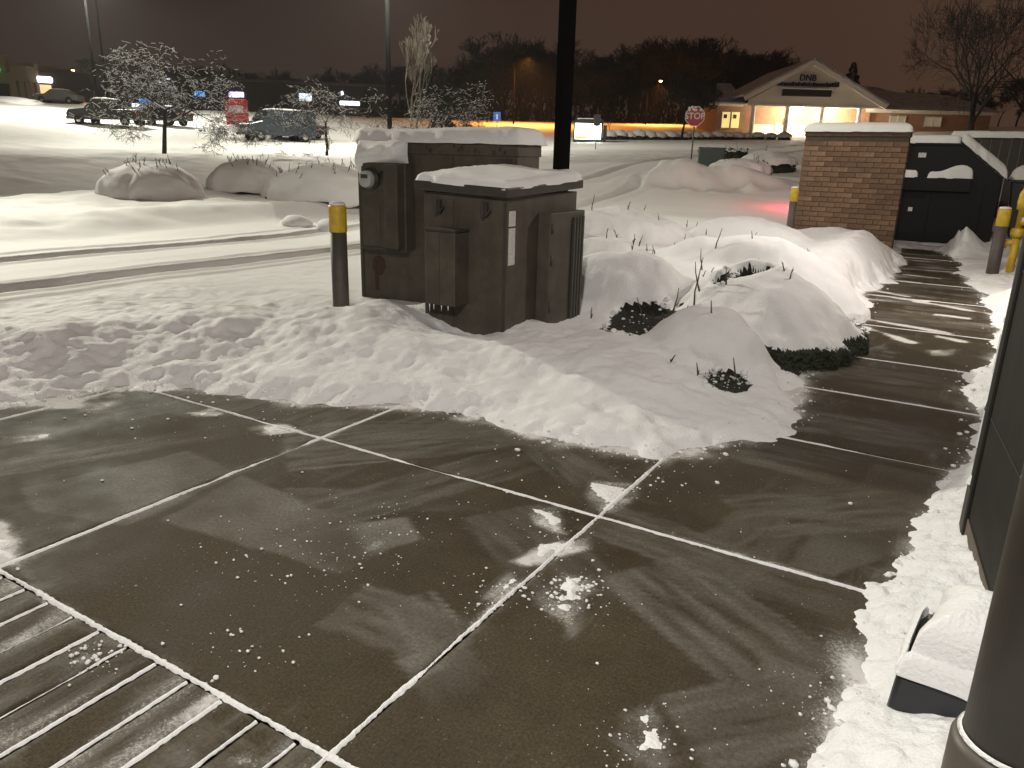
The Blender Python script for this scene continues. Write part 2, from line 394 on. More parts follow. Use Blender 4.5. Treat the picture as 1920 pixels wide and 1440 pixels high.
PATCH = [  # polygon traced on the pavement, strength, softness
    (P2([(40, 915), (345, 846), (452, 884), (240, 985), (60, 960)]), .20, .03),
    (P2([(300, 975), (452, 890), (600, 955), (790, 1000), (640, 1075), (450, 1020)]), .20, .05),
    (P2([(640, 985), (760, 970), (790, 1010), (690, 1040)]), .42, .05),
    (P2([(1085, 898), (1205, 905), (1165, 965), (1110, 962)]), .62, .035),
    (P2([(985, 945), (1055, 948), (1070, 1003), (1005, 990)]), .55, .03),
    (P2([(945, 1050), (1000, 1012), (1105, 1003), (1125, 1030), (1000, 1062)]), .55, .04),
    (P2([(900, 1130), (955, 1070), (985, 1095), (930, 1145)]), .6, .03),
    (P2([(985, 1120), (1050, 1068), (1125, 1085), (1130, 1120), (1065, 1190), (1040, 1160)]), .62, .05),
    (P2([(740, 1240), (900, 1165), (870, 1230), (790, 1280)]), .22, .06),
    (P2([(1150, 1440), (1165, 1330), (1230, 1300), (1265, 1360), (1260, 1440)]), .42, .05),
    (P2([(1395, 1160), (1405, 1125), (1425, 1160)]), .6, .025),
    (P2([(1445, 1118), (1452, 1090), (1465, 1118)]), .55, .02),
    (P2([(1420, 1215), (1545, 1265), (1530, 1310), (1440, 1300)]), .20, .05),
    (P2([(1560, 1130), (1640, 1170), (1600, 1220), (1545, 1190)]), .22, .04),
    (P2([(-60, 960), (45, 1000), (40, 1055), (-60, 1060)]), .75, .08),
    (P2([(-60, 770), (180, 770), (420, 690), (420, 640), (-60, 620)]), .62, .18),
    (P2([(180, 760), (420, 735), (640, 730), (560, 770), (330, 790)]), .30, .12),
    (P2([(340, 775), (400, 765), (420, 778), (370, 785)]), .55, .04),
    (P2([(470, 800), (530, 790), (560, 812), (490, 818)]), .62, .05),
    (P2([(0, 820), (110, 808), (115, 822), (0, 838)]), .6, .04),
    (P2([(430, 720), (760, 760), (1250, 880), (1450, 830), (1400, 780), (700, 690)]), .35, .10),
    (P2([(140, 1235), (180, 1205), (210, 1225), (170, 1250)]), .6, .03),
    (P2([(0, 1420), (60, 1395), (80, 1440), (0, 1460)]), .35, .05),
    (P2([(420, 1430), (470, 1395), (520, 1410), (480, 1460)]), .5, .05),
    (P2([(1700, 870), (1745, 845), (1790, 885), (1760, 890)]), .35, .03),
    (P2([(1640, 870), (1800, 900), (1790, 1000), (1560, 1080), (1480, 1060)]), .10, .12),
    (P2([(1590, 660), (1660, 640), (1680, 690), (1610, 700)]), .38, .06),
    (P2([(1735, 655), (1800, 655), (1790, 668), (1740, 668)]), .55, .05),
    (P2([(1650, 655), (1690, 660), (1685, 675), (1645, 668)]), .5, .05),
]
STREAK = [(1620, 598, 1780, 625), (1620, 612, 1700, 640), (1630, 552, 1740, 566), (1640, 545, 1700, 556), (1720, 565, 1860, 590), (1760, 590, 1810, 596), (1700, 515, 1760, 522), (1650, 522, 1720, 530), (1760, 632, 1800, 640)]
def dust(x, y):
    d = .05 + .16 * fbm(x, y, 1.1, 4, 21) + .08 * fbm(x * .4, y * 2.2, 2.5, 3, 22)
    wx = x + .05 * fbm(x, y, 4, 3, 23); wy = y + .05 * fbm(x, y, 4, 3, 24)
    for k_, (poly, s, soft) in enumerate(PATCH):
        q = polysdf(wx, wy, poly); d = np.maximum(d, (min(s * .8, .40) if k_ not in (14, 15, 17, 18) else s) * sstep(soft, -soft, q) * (.75 + .75 * fbm(x, y, 5, 4, 25)))
    for a, b, c, e in STREAK:
        p0 = ong(a, b); p1 = ong(c, e); ex, ey = p1[0] - p0[0], p1[1] - p0[1]; L = ex * ex + ey * ey
        t = np.clip(((wx - p0[0]) * ex + (wy - p0[1]) * ey) / L, 0, 1); q = np.hypot(wx - p0[0] - t * ex, wy - p0[1] - t * ey)
        d = np.maximum(d, .55 * sstep(.11, .02, q + .05 * fbm(x, y, 5, 2, 26)))
    q = -polysdf(wx, wy, CLEAR) + .05 * fbm(x, y, 3, 3, 28); d = np.maximum(d, .58 * np.exp(-np.maximum(q, 0) / .14) * (.75 + .5 * fbm(x, y, 5, 3, 29)))
    lines = np.full(x.shape, 9.0)
    for X_ in XL[1:4]: lines = np.minimum(lines, np.where(y < 4.3, np.abs(wx - X_), 9))
    for Y_ in YL[1:-1]: lines = np.minimum(lines, np.abs(wy - Y_))
    d = np.maximum(d, (.25 + .35 * fbm(x, y, 2.0, 3, 30)) * np.exp(-lines / .035))
    ramp = (y < 1.22) & (x < -1.29) & (x > -4.85); d = np.where(ramp, np.maximum(d, .18 + .45 * fbm(x * 4, y * .7, 2.2, 4, 33)), d)
    far = sstep(7.5, 9.5, y); d = np.maximum(d, far * (.12 + .38 * fbm(x * .8, y * 2.6, 1.6, 4, 27)))
    return np.clip(d, 0, 1)
def film(x, y):
    """thin frost left between passes of a snow shovel"""
    r = random.Random(31); f = .0 + .04 * fbm(x, y, .9, 3, 41); wx = x + .02 * fbm(x, y, 6, 3, 42); wy = y + .02 * fbm(x, y, 6, 3, 43)
    for poly, s_ in ((PATCH[0][0], .17), (PATCH[1][0], .15), (PATCH[2][0], .22), (PATCH[8][0], .16), (PATCH[12][0], .16), (PATCH[25][0], .09)):
        q = polysdf(wx, wy, poly); f = np.maximum(f, s_ * sstep(.012, -.012, q) * (.75 + .9 * fbm(x, y, 3.5, 4, 44)))
    for k in range(60):
        cx, cy = r.uniform(-5, .2), r.uniform(.3, 5 if k < 46 else 14); a = r.choice((0, 1.57, .75, -.5, 1.2)) + r.uniform(-.15, .15); L_, W_ = r.uniform(.3, .9), r.uniform(.12, .26); st = r.uniform(.05, .16)
        if k >= 46: a = r.uniform(-.15, .15); cx = r.uniform(-.9, .2)
        u = ((wx - cx) * math.cos(a) + (wy - cy) * math.sin(a)) / L_; v = (-(wx - cx) * math.sin(a) + (wy - cy) * math.cos(a)) / W_
        m = sstep(1.02, .96, np.abs(v)) * sstep(-1.02, -.97, u) * sstep(1.0, -.2, u); sk = .55 + .9 * fbm(u * L_ * 1.2, v * W_ * 9, 3, 4, 300 + k)
        f = np.maximum(f, 1.35 * st * m * sk)
    return np.clip(f, 0, 1)
walk = thing('walkway', 'x', 'x'); del walk['label']; del walk['category']; walk['kind'] = 'structure'
def slab(x0, x1, y0, y1, name='slab', gap=.011):
    x0 += gap; x1 -= gap; y0 += gap; y1 -= gap
    st = .02 if y0 < 4 else .04
    nx = max(2, int((x1 - x0) / st)); ny = max(2, int((y1 - y0) / st))
    e = .006
    gx = np.concatenate([[x0, x0], np.linspace(x0 + e, x1 - e, nx), [x1, x1]]); gy = np.concatenate([[y0, y0], np.linspace(y0 + e, y1 - e, ny), [y1, y1]])
    X, Y = np.meshgrid(gx, gy, indexing='xy'); Z = np.zeros_like(X)
    Z[:, 1] = Z[:, -2] = -.005; Z[1, :] = Z[-2, :] = -.005
    Z[:, 0] = Z[:, -1] = -.08; Z[0, :] = Z[-1, :] = -.08
    me, used = grid_mesh(name, X, Y, Z, smooth=False)
    fattr(me, 'dust', dust(X.ravel()[used], Y.ravel()[used])); fattr(me, 'film', film(X.ravel()[used], Y.ravel()[used]))
    return link(name, me, walk, CONC)
for i in range(4):
    for j in range(len(YL) - 1):
        x0, x1, y0, y1 = XL[i], XL[i + 1], YL[j], YL[j + 1]
        if i < 3 and j > 3: continue
        if i < 1 and j > 2: continue
        if j == 0 and i in (1, 2):
            gx = [x0 if i == 1 else -3.07] + [g for g in np.arange(-4.72, -1.35, .158) if x0 + .06 < g < x1 - .06] + [x1]
            for a, b in zip(gx[:-1], gx[1:]): slab(a, b, y0, y1, 'ramp_rib', .012)
            continue
        slab(x0, x1, y0, y1)
GROOVE = [g for g in np.arange(-4.72, -1.35, .158) if abs(g + 3.07) > .06]
b = MB(); b.box(-7, .7, -.6, 17.7, -.12, -.045); tag(b.build('joint_base', mat('joint', (.09, .08, .07), .9), walk))

def joint_snow():
    """snow packed in the joints and grooves, with ragged edges"""
    V = []; F = []
    def strip(p0, p1, w, h, seed, gaps=()):
        L = math.dist(p0, p1); n = max(4, int(L / .012)); r = np.random.RandomState(seed)
        t = np.linspace(0, 1, n); dx, dy = (p1[0] - p0[0]) / L, (p1[1] - p0[1]) / L
        s = t * L
        wl = w * (.70 + .8 * fbm(s, s * 0 + seed, 4, 5, seed, .7) + .5 * (r.rand(n) - .5)); wr = w * (.70 + .8 * fbm(s, s * 0 + seed + 50, 4, 5, seed + 9, .7) + .5 * (r.rand(n) - .5))
        hh = h * (.8 + .5 * fbm(s, s * 0, 5, 3, seed + 3))
        fade = 1 - .9 * sstep(.25, .7, fbm(s, s * 0 + 3, 1.3, 4, seed + 4) * 1.7)
        for a, c in gaps: fade = fade * (1 - sstep(a - .02, a, t) * sstep(c + .02, c, t))
        wl = np.maximum(wl * fade, .001); wr = np.maximum(wr * fade, .001); hh = hh * fade - (1 - fade) * .012
        k0 = len(V)
        for i in range(n):
            cx, cy = p0[0] + dx * s[i], p0[1] + dy * s[i]
            for off, z in ((-wl[i], -.004), (-wl[i] * .45, hh[i] * .9), (wr[i] * .45, hh[i]), (wr[i], -.004)):
                V.append((cx - dy * off, cy + dx * off, z))
        for i in range(n - 1):
            for q in range(3): a = k0 + i * 4 + q; F.append((a, a + 1, a + 5, a + 4))
    for k, x in enumerate(XL[1:4]):
        strip((x, -.4), (x, 4.2), .014, .005, 11 + k, ((.27, .285),) if k == 1 else ())
    for k, y in enumerate(YL[1:-1]):
        x0 = -6.5 if y < 4 else -1.25
        strip((x0, y), (.5, y), .015 if y < 2 else .010 if y < 4 else .013, .005, 31 + k)
    for k, g in enumerate(GROOVE): strip((g, -.4), (g, 1.2), .010, .003, 61 + k)
    me = bpy.data.meshes.new('joint_snow'); me.from_pydata(V, [], F); me.polygons.foreach_set('use_smooth', [True] * len(F))
    tag(link('joint_snow', me, walk, SNOW), kind='stuff')
joint_snow()

# ------------------------------------------------------------------ near snow: banks and snow-covered shrubs
# shrubs under the snow: x, y, rx, ry, rot, height, rim height, exponent
SHRUBS = [
    ('low spreading shrub', -1.58, 7.25, .80, 1.15, .22, .72, .15, 2.3),
    ('small shrub', -1.66, 5.80, .58, .52, .3, .50, 0, 2.3),
    ('wide shrub', -2.95, 7.05, 1.02, .70, .35, .70, 0, 2.3),
    ('shrub', -1.98, 6.35, .44, .38, 0, .40, 0, 2.0),
    ('long shrub', -2.35, 9.05, 1.60, .68, -.12, .78, 0, 2.5),
    ('big shrub', -4.55, 10.6, 1.55, 1.2, .3, .92, 0, 2.2),
    ('back shrub', -3.0, 11.9, 1.3, .9, .2, .80, 0, 2.6),
    ('end shrub', -3.75, 8.35, .95, .65, .2, .74, 0, 2.2),
]
HOLES = [(1203, 560, .44, 92, 25, 0.05), (1366, 672, .28, 54, 15, 0), (1330, 585, .40, 30, 12, 0), (1412, 511, .62, 52, 8, .1), (1352, 526, .54, 22, 9, 0)]
HW = []
for px, py, z, ax, ay, _ in HOLES:
    c = ong(px, py, z); e = ong(px + ax, py, z); g = ong(px, py + ay, z)
    HW.append((c, (e[0] - c[0], e[1] - c[1]), (g[0] - c[0], g[1] - c[1]), z))
def bank(x, y):
    d0 = polysdf(x, y, CLEAR)
    d = d0 + .17 * fbm(x, y, 2.3, 3, 100) + .075 * fbm(x, y, 8, 4, 101) + .03
    wall = sstep(-.45, -.2, x) * sstep(12, 10, y)
    d = d + wall * (.02 - .09 * fbm(x, y, 2.3, 3, 100) - .05 * fbm(x, y, 8, 4, 101) + .035 * fbm(x, y, 16, 3, 140))
    left = sstep(-3.6, -4.8, x) * sstep(6, 4.5, y)
    hm = .085 + .115 * sstep(.3, 1.2, d) + .10 * left * np.exp(-((d - 1.0) / .55) ** 2)
    hm = hm * (1 - wall) + wall * (.105 + .06 * sstep(.1, .4, d))
    t = hm * (1 - np.exp(-np.maximum(d, 0) / (.26 + .12 * left - .14 * wall)))
    peak = .20 * np.exp(-(((x + 4.55) / .55) ** 2 + ((y - 4.95) / .42) ** 2)) + .08 * np.exp(-(((x + 3.9) / .9) ** 2 + ((y - 4.2) / .5) ** 2))
    heap = .30 * np.exp(-(((x + 2.1) / 1.0) ** 2 + ((y - 14.6) / .75) ** 2)) + .25 * np.exp(-(((x + 1.45) / .45) ** 2 + ((y - 13.2) / 1.1) ** 2)) + .2 * np.exp(-(((x + 1.5) / .4) ** 2 + ((y - 11.6) / .8) ** 2))
    wallend = .16 * np.exp(-(((x - .55) / .3) ** 2 + ((y - 10.8) / .7) ** 2)) + .55 * np.exp(-(((x + .35) / .42) ** 2 + ((y - 17.0) / .35) ** 2))
    on = sstep(0, .25, d)
    z = t + on * (peak + heap + wallend)
    # settle the snow to lane level away from the walk
    g = sstep(-6.3, -7.3, x); z = z * (1 - .8 * g)
    base = terrain(x, y, False) * sstep(.5, 2.5, d0) * .8
    z = z + base
    rough = on * (1 - .6 * wall)
    shov = rough * sstep(7.2, 5.2, y + .25 * x * 0) * (1 - .6 * g)
    chunk = cells(x + .06 * fbm(x, y, 5, 2, 118), y + .06 * fbm(x, y, 5, 2, 119), 5.0, 7); chunk2 = cells(x, y, 13.0, 9)
    bed = sstep(-5.6, -4.4, x) * sstep(-.95, -1.6, x) * sstep(6.0, 7.6, y) * sstep(15, 13.2, y); z = z + .26 * bed * on
    low = sstep(4.5, 5.2, y) * sstep(-4.35, -4.75, x) * sstep(-8, -7, x); z = z * (1 - .85 * low)
    edge = np.exp(-np.maximum(d, 0) / .30)
    z = z + shov * (.10 * fbm(x, y, .8, 3, 202) * (1 - edge) + .034 * (.5 - np.abs(fbm(x + .2 * fbm(x, y, 1.5, 2, 205), y, 2.4, 3, 203))) + .016 * fbm(x, y, 7, 3, 206) + .008 * fbm(x, y, 19, 3, 204) + edge * (.026 * chunk * (.6 + fbm(x, y, 3, 2, 117)) + .020 * chunk2 * (.6 + fbm(x, y, 4, 2, 118)))) + 0 * shov * (.06 * fbm(x, y, 1.1, 3, 102) + .034 * chunk * (.4 + .5 * left + fbm(x, y, 1.1, 2, 117)) + .016 * chunk2 * (.6 + .8 * fbm(x, y, 2.3, 2, 116)) + .010 * fbm(x, y, 22, 3, 104)) + (rough - shov) * (.03 * fbm(x, y, 1.2, 4, 105) + .006 * fbm(x, y, 9, 3, 106))
    # scuffed crust blocks on the left berm
    z = z + left * on * .045 * np.abs(fbm(x * 1.2, y, 2.6, 4, 107)) + wall * on * (.02 * fbm(x, y, 11, 4, 141))
    # cradle round the cabinet
    z = z - .10 * np.exp(-(((x + 3.55) / .40) ** 2 + ((y - 5.1) / .18) ** 2)) * on
    best = np.full(x.shape, -1); bestv = np.zeros(x.shape); acc = np.exp(z / .08); cut = np.zeros(x.shape, bool)
    for i, (_, cx, cy, rx, ry, rot, h, rim, ex) in enumerate(SHRUBS):
        c, s_ = math.cos(rot), math.sin(rot)
        wx = x + .16 * fbm(x, y, 1.5, 3, 110 + i); wy = y + .16 * fbm(x, y, 1.5, 3, 130 + i)
        u = ((wx - cx) * c + (wy - cy) * s_) / rx; v = (-(wx - cx) * s_ + (wy - cy) * c) / ry; q = np.sqrt(u * u + v * v)
        if rim:
            th = np.arctan2(v, u); q = q + .018 * np.sin(th * 22 + 5 * fbm(x, y, 2, 2, 150)) * sstep(.5, 1.0, q) + .045 * fbm(x, y, 5, 3, 151) * sstep(.5, 1, q)
            dm = (rim + (h - rim) * (1 - np.minimum(q, 1) ** ex)) * sstep(1.08, 1.0, q)
            cut |= (q > .99) & (q < 1.2) & (d0 > -.3) & (d0 < .35)
        else:
            dm = h * (1 - np.minimum(q, 1.3) ** ex)
            dm = np.where(q < 1, np.maximum(dm, 0), 0) + .0
        dm = dm + (.055 * fbm(x, y, 1.3, 2, 160 + i) - .028 * np.abs(fbm(x, y, 1.9, 2, 170 + i)) + .006 * fbm(x, y, 14, 2, 175) + .018 * fbm(x, y, 4.5, 3, 176) - .05 * (1 - cells(x + .1 * fbm(x, y, 3, 2, 177), y, 1.9, 33)) ** 2) * sstep(.0, .12, dm)
        acc = acc + np.exp(dm / .08) * (q < 1.3) * (dm > 0)
        better = (dm > bestv) & (dm > z * .9); best[better] = i; bestv = np.where(better, dm, bestv)
    m_ = bestv > .04; sm = .08 * np.log(acc); z2 = np.where((on > .5) | m_, np.maximum(z, sm), z)
    dark = np.zeros(x.shape, bool)
    for (c, a, b_, zz) in HW:
        det = a[0] * b_[1] - a[1] * b_[0]; px = x - c[0]; py = y - c[1]
        u = (px * b_[1] - py * b_[0]) / det; v = (-px * a[1] + py * a[0]) / det
        q = np.sqrt(u * u + v * v) + .30 * fbm(x, y, 5, 3, 190)
        k = sstep(1.05, .6, q); z2 = z2 - k * (np.maximum(z2 - .05, 0)) * .30; dark |= q < .84  # snow faces marked dark to stand for hollow shade; dip stays shallow
    z2 = np.where((d > 0) | m_, z2, np.maximum(np.minimum(z2, 0) + d * .4, -.04) - .004)
    return z2, best, dark | cut, d
MULCH_SHADE = mat('mulch_and_shade', (.018, .015, .010), .95)  # bed mulch; also paints in the shade of hollows and overhang
def build_bank():
    st = .02
    gx = np.arange(-8.4, .64, st); gy = np.arange(.6, 18.0, st)
    X, Y = np.meshgrid(gx, gy, indexing='xy'); X = X + .006 * (vnoise(X * 40, Y * 40, 1) - .5); Y = Y + .006 * (vnoise(X * 40, Y * 40, 2) - .5)
    Z, best, dark, d = bank(X, Y)
    fc = lambda A: A[:-1, :-1]
    zmax = np.maximum(np.maximum(Z[:-1, :-1], Z[1:, 1:]), np.maximum(Z[1:, :-1], Z[:-1, 1:]))
    vis = zmax > -.03
    near = (fc(X) > -.5) & (fc(Y) < 4.6)
    fl = fc(best); mi = fc(dark).astype(int)
    me, _ = grid_mesh('snow_bank', X, Y, Z, vis & (fl < 0) & ~near, mi=mi)
    o = link('snow_bank', me, None, [SNOW, MULCH_SHADE]); tag(o, 'shovelled snow bank along the cleared walkway', 'snow', kind='stuff')
    roots = []
    LAB = ['low spreading evergreen with a thick snow dome and dark fringe overhanging the walkway',
           'small snow-capped evergreen with a dark opening, at the foot of the shovelled snow',
           'wide snow-buried evergreen with a broad dark hollow, beside the utility cabinet',
           'little snow-buried evergreen with frosted sprigs between the dark hollow and the overhanging dome',
           'long snow-buried evergreen ridge with a narrow dark slit along its front',
           'tallest snow-buried shrub behind the utility cabinet, pricked by thin bare twigs',
           'snow-buried shrub next to the snow heap at the brick wall',
           'snow-buried shrub between the utility cabinet and the long ridge']
    for i, S in enumerate(SHRUBS):
        k = vis & (fl == i) & ~near
        if not k.any(): continue
        t = thing('shrub', LAB[i], 'shrub', (S[1], S[2], 0), 0, 'snow-covered shrubs in the planting bed')
        me, _ = grid_mesh('snow_cap', X - S[1], Y - S[2], Z, k, mi=mi)
        link('snow_cap', me, t, [SNOW, MULCH_SHADE]); roots.append(t)
    # finer strip by the wall
    gx = np.arange(-.5, .62, .008); gy = np.arange(1.2, 4.62, .008)
    X, Y = np.meshgrid(gx, gy, indexing='xy'); Z, best, dark, d = bank(X, Y)
    vis = np.maximum(Z[:-1, :-1], Z[1:, 1:]) > -.03
    me, _ = grid_mesh('snow_drift', X, Y, Z, vis)
    tag(link('snow_drift', me, None, SNOW), 'strip of snow left along the foot of the store wall', 'snow', kind='stuff')
    return roots
ROOTS = build_bank()
b = MB(); b.box(-7.2, -1.15, 4.5, 15.6, -.2, -.06); tag(b.build('planting_bed', MULCH_SHADE), kind='structure')

def bzv(xs, ys):
    return bank(np.array([xs], float), np.array([ys], float))[0][0]
def bz(x, y):
    return float(bank(np.array([[float(x)]]), np.array([[float(y)]]))[0][0, 0])

# --- foliage sprigs (yew) in the openings and under the overhanging rim
LEAF = mat('yew_needles', (.060, .082, .040), .6, var=.6, vscale=30)
TWIG = mat('twig', (.055, .045, .032), .8)
def sprig(mb, p, d, L, r):
    d = Vector(d).normalized(); p = Vector(p); a = d.orthogonal().normalized(); b = d.cross(a)
    n = max(5, int(L / .011)); ph = r.random() * 6
    for i in range(n):
        q = p + d * (L * i / n); t = ph + i * 2.4; o = a * math.cos(t) + b * math.sin(t)
        l = .018 * (1.1 - .6 * i / n); w = d.cross(o) * .0034; e = q + o * l + d * l * .7
        mb.add([q - w, q + w, e], [(0, 1, 2)])
def dead_twig(mb, p, L, r, lean=.5, rad=.006, kids=2):
    p = Vector(p); d = Vector((r.uniform(-lean, lean), r.uniform(-lean, lean), 1)).normalized(); q = p
    for i in range(3):
        e = q + d * (L / 3); mb.tube(q, e, rad * (1 - i * .22), rad * (1 - (i + 1) * .22), 5, True)
        if i < kids and r.random() < .7:
            dd = (d + Vector((r.uniform(-1, 1), r.uniform(-1, 1), r.uniform(.0, .8)))).normalized(); mb.tube(e, e + dd * L * .25, rad * .6, rad * .3, 4, True)
        q = e; d = (d + Vector((r.uniform(-.25, .25), r.uniform(-.25, .25), .1))).normalized()
rr = random.Random(3)
fol = {i: MB() for i in range(len(SHRUBS))}; twg = {i: [] for i in range(len(SHRUBS))}; tsn = {i: MB() for i in range(len(SHRUBS))}
FR = []
for hi, (c, a, b_, zz) in enumerate(HW):
    i = [2, 1, 3, 4, 4][hi]
    PT = []
    for k in range(900 if hi == 0 else 560):
        t = rr.random() * 6.28; q = math.sqrt(rr.random()) * .82
        x = c[0] + (a[0] * math.cos(t) + b_[0] * math.sin(t)) * q; y = c[1] + (a[1] * math.cos(t) + b_[1] * math.sin(t)) * q
        PT.append((x, y))
    S = SHRUBS[i]
    for (x, y), z in zip(PT, bzv([p[0] for p in PT], [p[1] for p in PT])):
        sprig(fol[i], (x - S[1], y - S[2], z - .012), (rr.uniform(-1, 1), rr.uniform(-1.2, .2), rr.uniform(-.2, .5)), rr.uniform(.025, .07), rr)
    for k in range(46):
        t = rr.random() * 6.28; q = math.sqrt(rr.random()) * .8; x = c[0] + (a[0] * math.cos(t) + b_[0] * math.sin(t)) * q; y = c[1] + (a[1] * math.cos(t) + b_[1] * math.sin(t)) * q
        FR.append((i, x, y))
    for k in range(5):
        t = rr.random() * 6.28
        x = c[0] + (a[0] * math.cos(t) + b_[0] * math.sin(t)) * .95; y = c[1] + (a[1] * math.cos(t) + b_[1] * math.sin(t)) * .95
        S = SHRUBS[i]; tsn[i].blob((x - S[1], y - S[2], bz(x, y) + .01), rr.uniform(.012, .035), k * 7 + hi, (1, 1, .8), 8, j=.2)
for (i, x, y), z in zip(FR, bzv([f[1] for f in FR], [f[2] for f in FR])):
    tsn[i].blob((x - SHRUBS[i][1], y - SHRUBS[i][2], z + rr.uniform(.0, .03)), .004 + .014 * rr.random() ** 2, rr.randrange(9999), (1.2, 1, .7), 6, j=.3)
S = SHRUBS[0]
for k in range(1700):
    th = rr.uniform(-2.6, 1.1); cs, sn = math.cos(S[5]), math.sin(S[5])
    q = rr.uniform(.97, 1.10); u, v = math.cos(th) * q * S[3], math.sin(th) * q * S[4]
    x, y = u * cs - v * sn, u * sn + v * cs
    if polysdf(np.array([x + S[1]]), np.array([y + S[2]]), CLEAR)[0] > .5: continue
    z = rr.uniform(.01, .17); o = Vector((x, y, 0)).normalized()
    sprig(fol[0], (x, y, z), (o.x + rr.uniform(-.6, .6), o.y + rr.uniform(-.6, .6), rr.uniform(-.4, .4)), rr.uniform(.04, .10), rr)
def twig_px(i, px, py, z, L, n=1, kids=1, lean=.35):
    S = SHRUBS[i]; x, y = ong(px, py, z)
    zz = bz(x, y); twg[i].append(MB()); dead_twig(twg[i][-1], (x - S[1], y - S[2], zz - .03), L * 1.35, rr, lean, .009, kids)
for i, px, py, z, L in ((2, 1030, 545, .3, .22), (3, 1300, 590, .3, .34), (3, 1312, 560, .4, .22), (4, 1318, 500, .5, .2), (4, 1340, 480, .55, .2), (4, 1406, 450, .6, .22), (6, 1440, 445, .6, .12), (4, 1415, 505, .5, .15),
                        (4, 1230, 468, .55, .1), (4, 1215, 480, .5, .1), (4, 1196, 482, .5, .12), (5, 1172, 445, .6, .1), (5, 1260, 447, .6, .1), (5, 1175, 420, .7, .12), (5, 1305, 408, .7, .15), (6, 1325, 420, .7, .1), (5, 1100, 398, .7, .3), (5, 1108, 430, .6, .2),
                        (2, 1105, 500, .5, .08), (2, 1150, 490, .5, .08), (2, 1110, 555, .4, .1), (2, 1213, 560, .4, .2), (2, 1263, 560, .4, .2), (3, 1357, 575, .35, .15), (1, 1390, 650, .35, .15), (1, 1310, 690, .2, .1), (1, 1255, 680, .2, .07), (5, 1240, 385, .8, .1), (5, 1290, 392, .8, .12)):
    twig_px(i, px, py, z, L)
for k in range(26):
    i = rr.choice((0, 1, 2, 3, 4, 5, 6, 7)); S = SHRUBS[i]; a_ = rr.uniform(0, 6.28); q_ = rr.uniform(.1, .85); x = S[1] + S[3] * q_ * math.cos(a_); y = S[2] + S[4] * q_ * math.sin(a_)
    twg[i].append(MB()); dead_twig(twg[i][-1], (x - S[1], y - S[2], bz(x, y) - .03), rr.uniform(.08, .2), rr, .4, .008, 2)
# the two frosted stems leaning out beside the cabinet
S = SHRUBS[2]
for p0, p1 in (((1022, 572, .33), (978, 543, .42)), ((1040, 545, .36), (1032, 505, .55))):
    a0 = ong(*p0); a1 = ong(*p1); twg[2].append(MB()); twg[2][-1].tube((a0[0] - S[1], a0[1] - S[2], p0[2] - .04), (a1[0] - S[1], a1[1] - S[2], p1[2]), .010, .006, 6)
    tsn[2].tube((a0[0] - S[1], a0[1] - S[2], p0[2] - .028), (a1[0] - S[1], a1[1] - S[2], p1[2] + .009), .011, .006, 6)
for t in ROOTS:
    i = [k for k, S in enumerate(SHRUBS) if abs(S[1] - t.location.x) < 1e-4 and abs(S[2] - t.location.y) < 1e-4][0]
    if fol[i].f: o = fol[i].build('foliage', LEAF, t)
    for tw in twg[i]: tw.build('twig', TWIG, t)
    if tsn[i].f: tag(tsn[i].build('snow_clumps', SNOW, t, True), kind='stuff')
# dry perennial stems standing in the snow behind the cabinet
g = []
for px, py, L in ((1118, 372, .35), (1130, 376, .3), (1138, 374, .42), (1145, 372, .5), (1150, 376, .35), (1160, 378, .42), (1164, 380, .3), (1175, 378, .3), (1182, 384, .22), (1190, 378, .25), (1205, 376, .42), (1186, 392, .15), (1172, 388, .15)):
    x, y = at(px, py, 14.5)[:2]; g.append(MB()); dead_twig(g[-1], (x, y, tz(x, y) + .02), L * 1.3, rr, .18, .011, 2)
x0, y0 = at(1150, 376, 14.5)[:2]
o = thing('dry_plant', 'x', 'x'); [m_.build('stem', mat('dry_stem', (.10, .075, .045), .85), o) for m_ in g]; tag(o, 'clump of dry upright stems standing in snow behind the utility cabinet', 'plant')

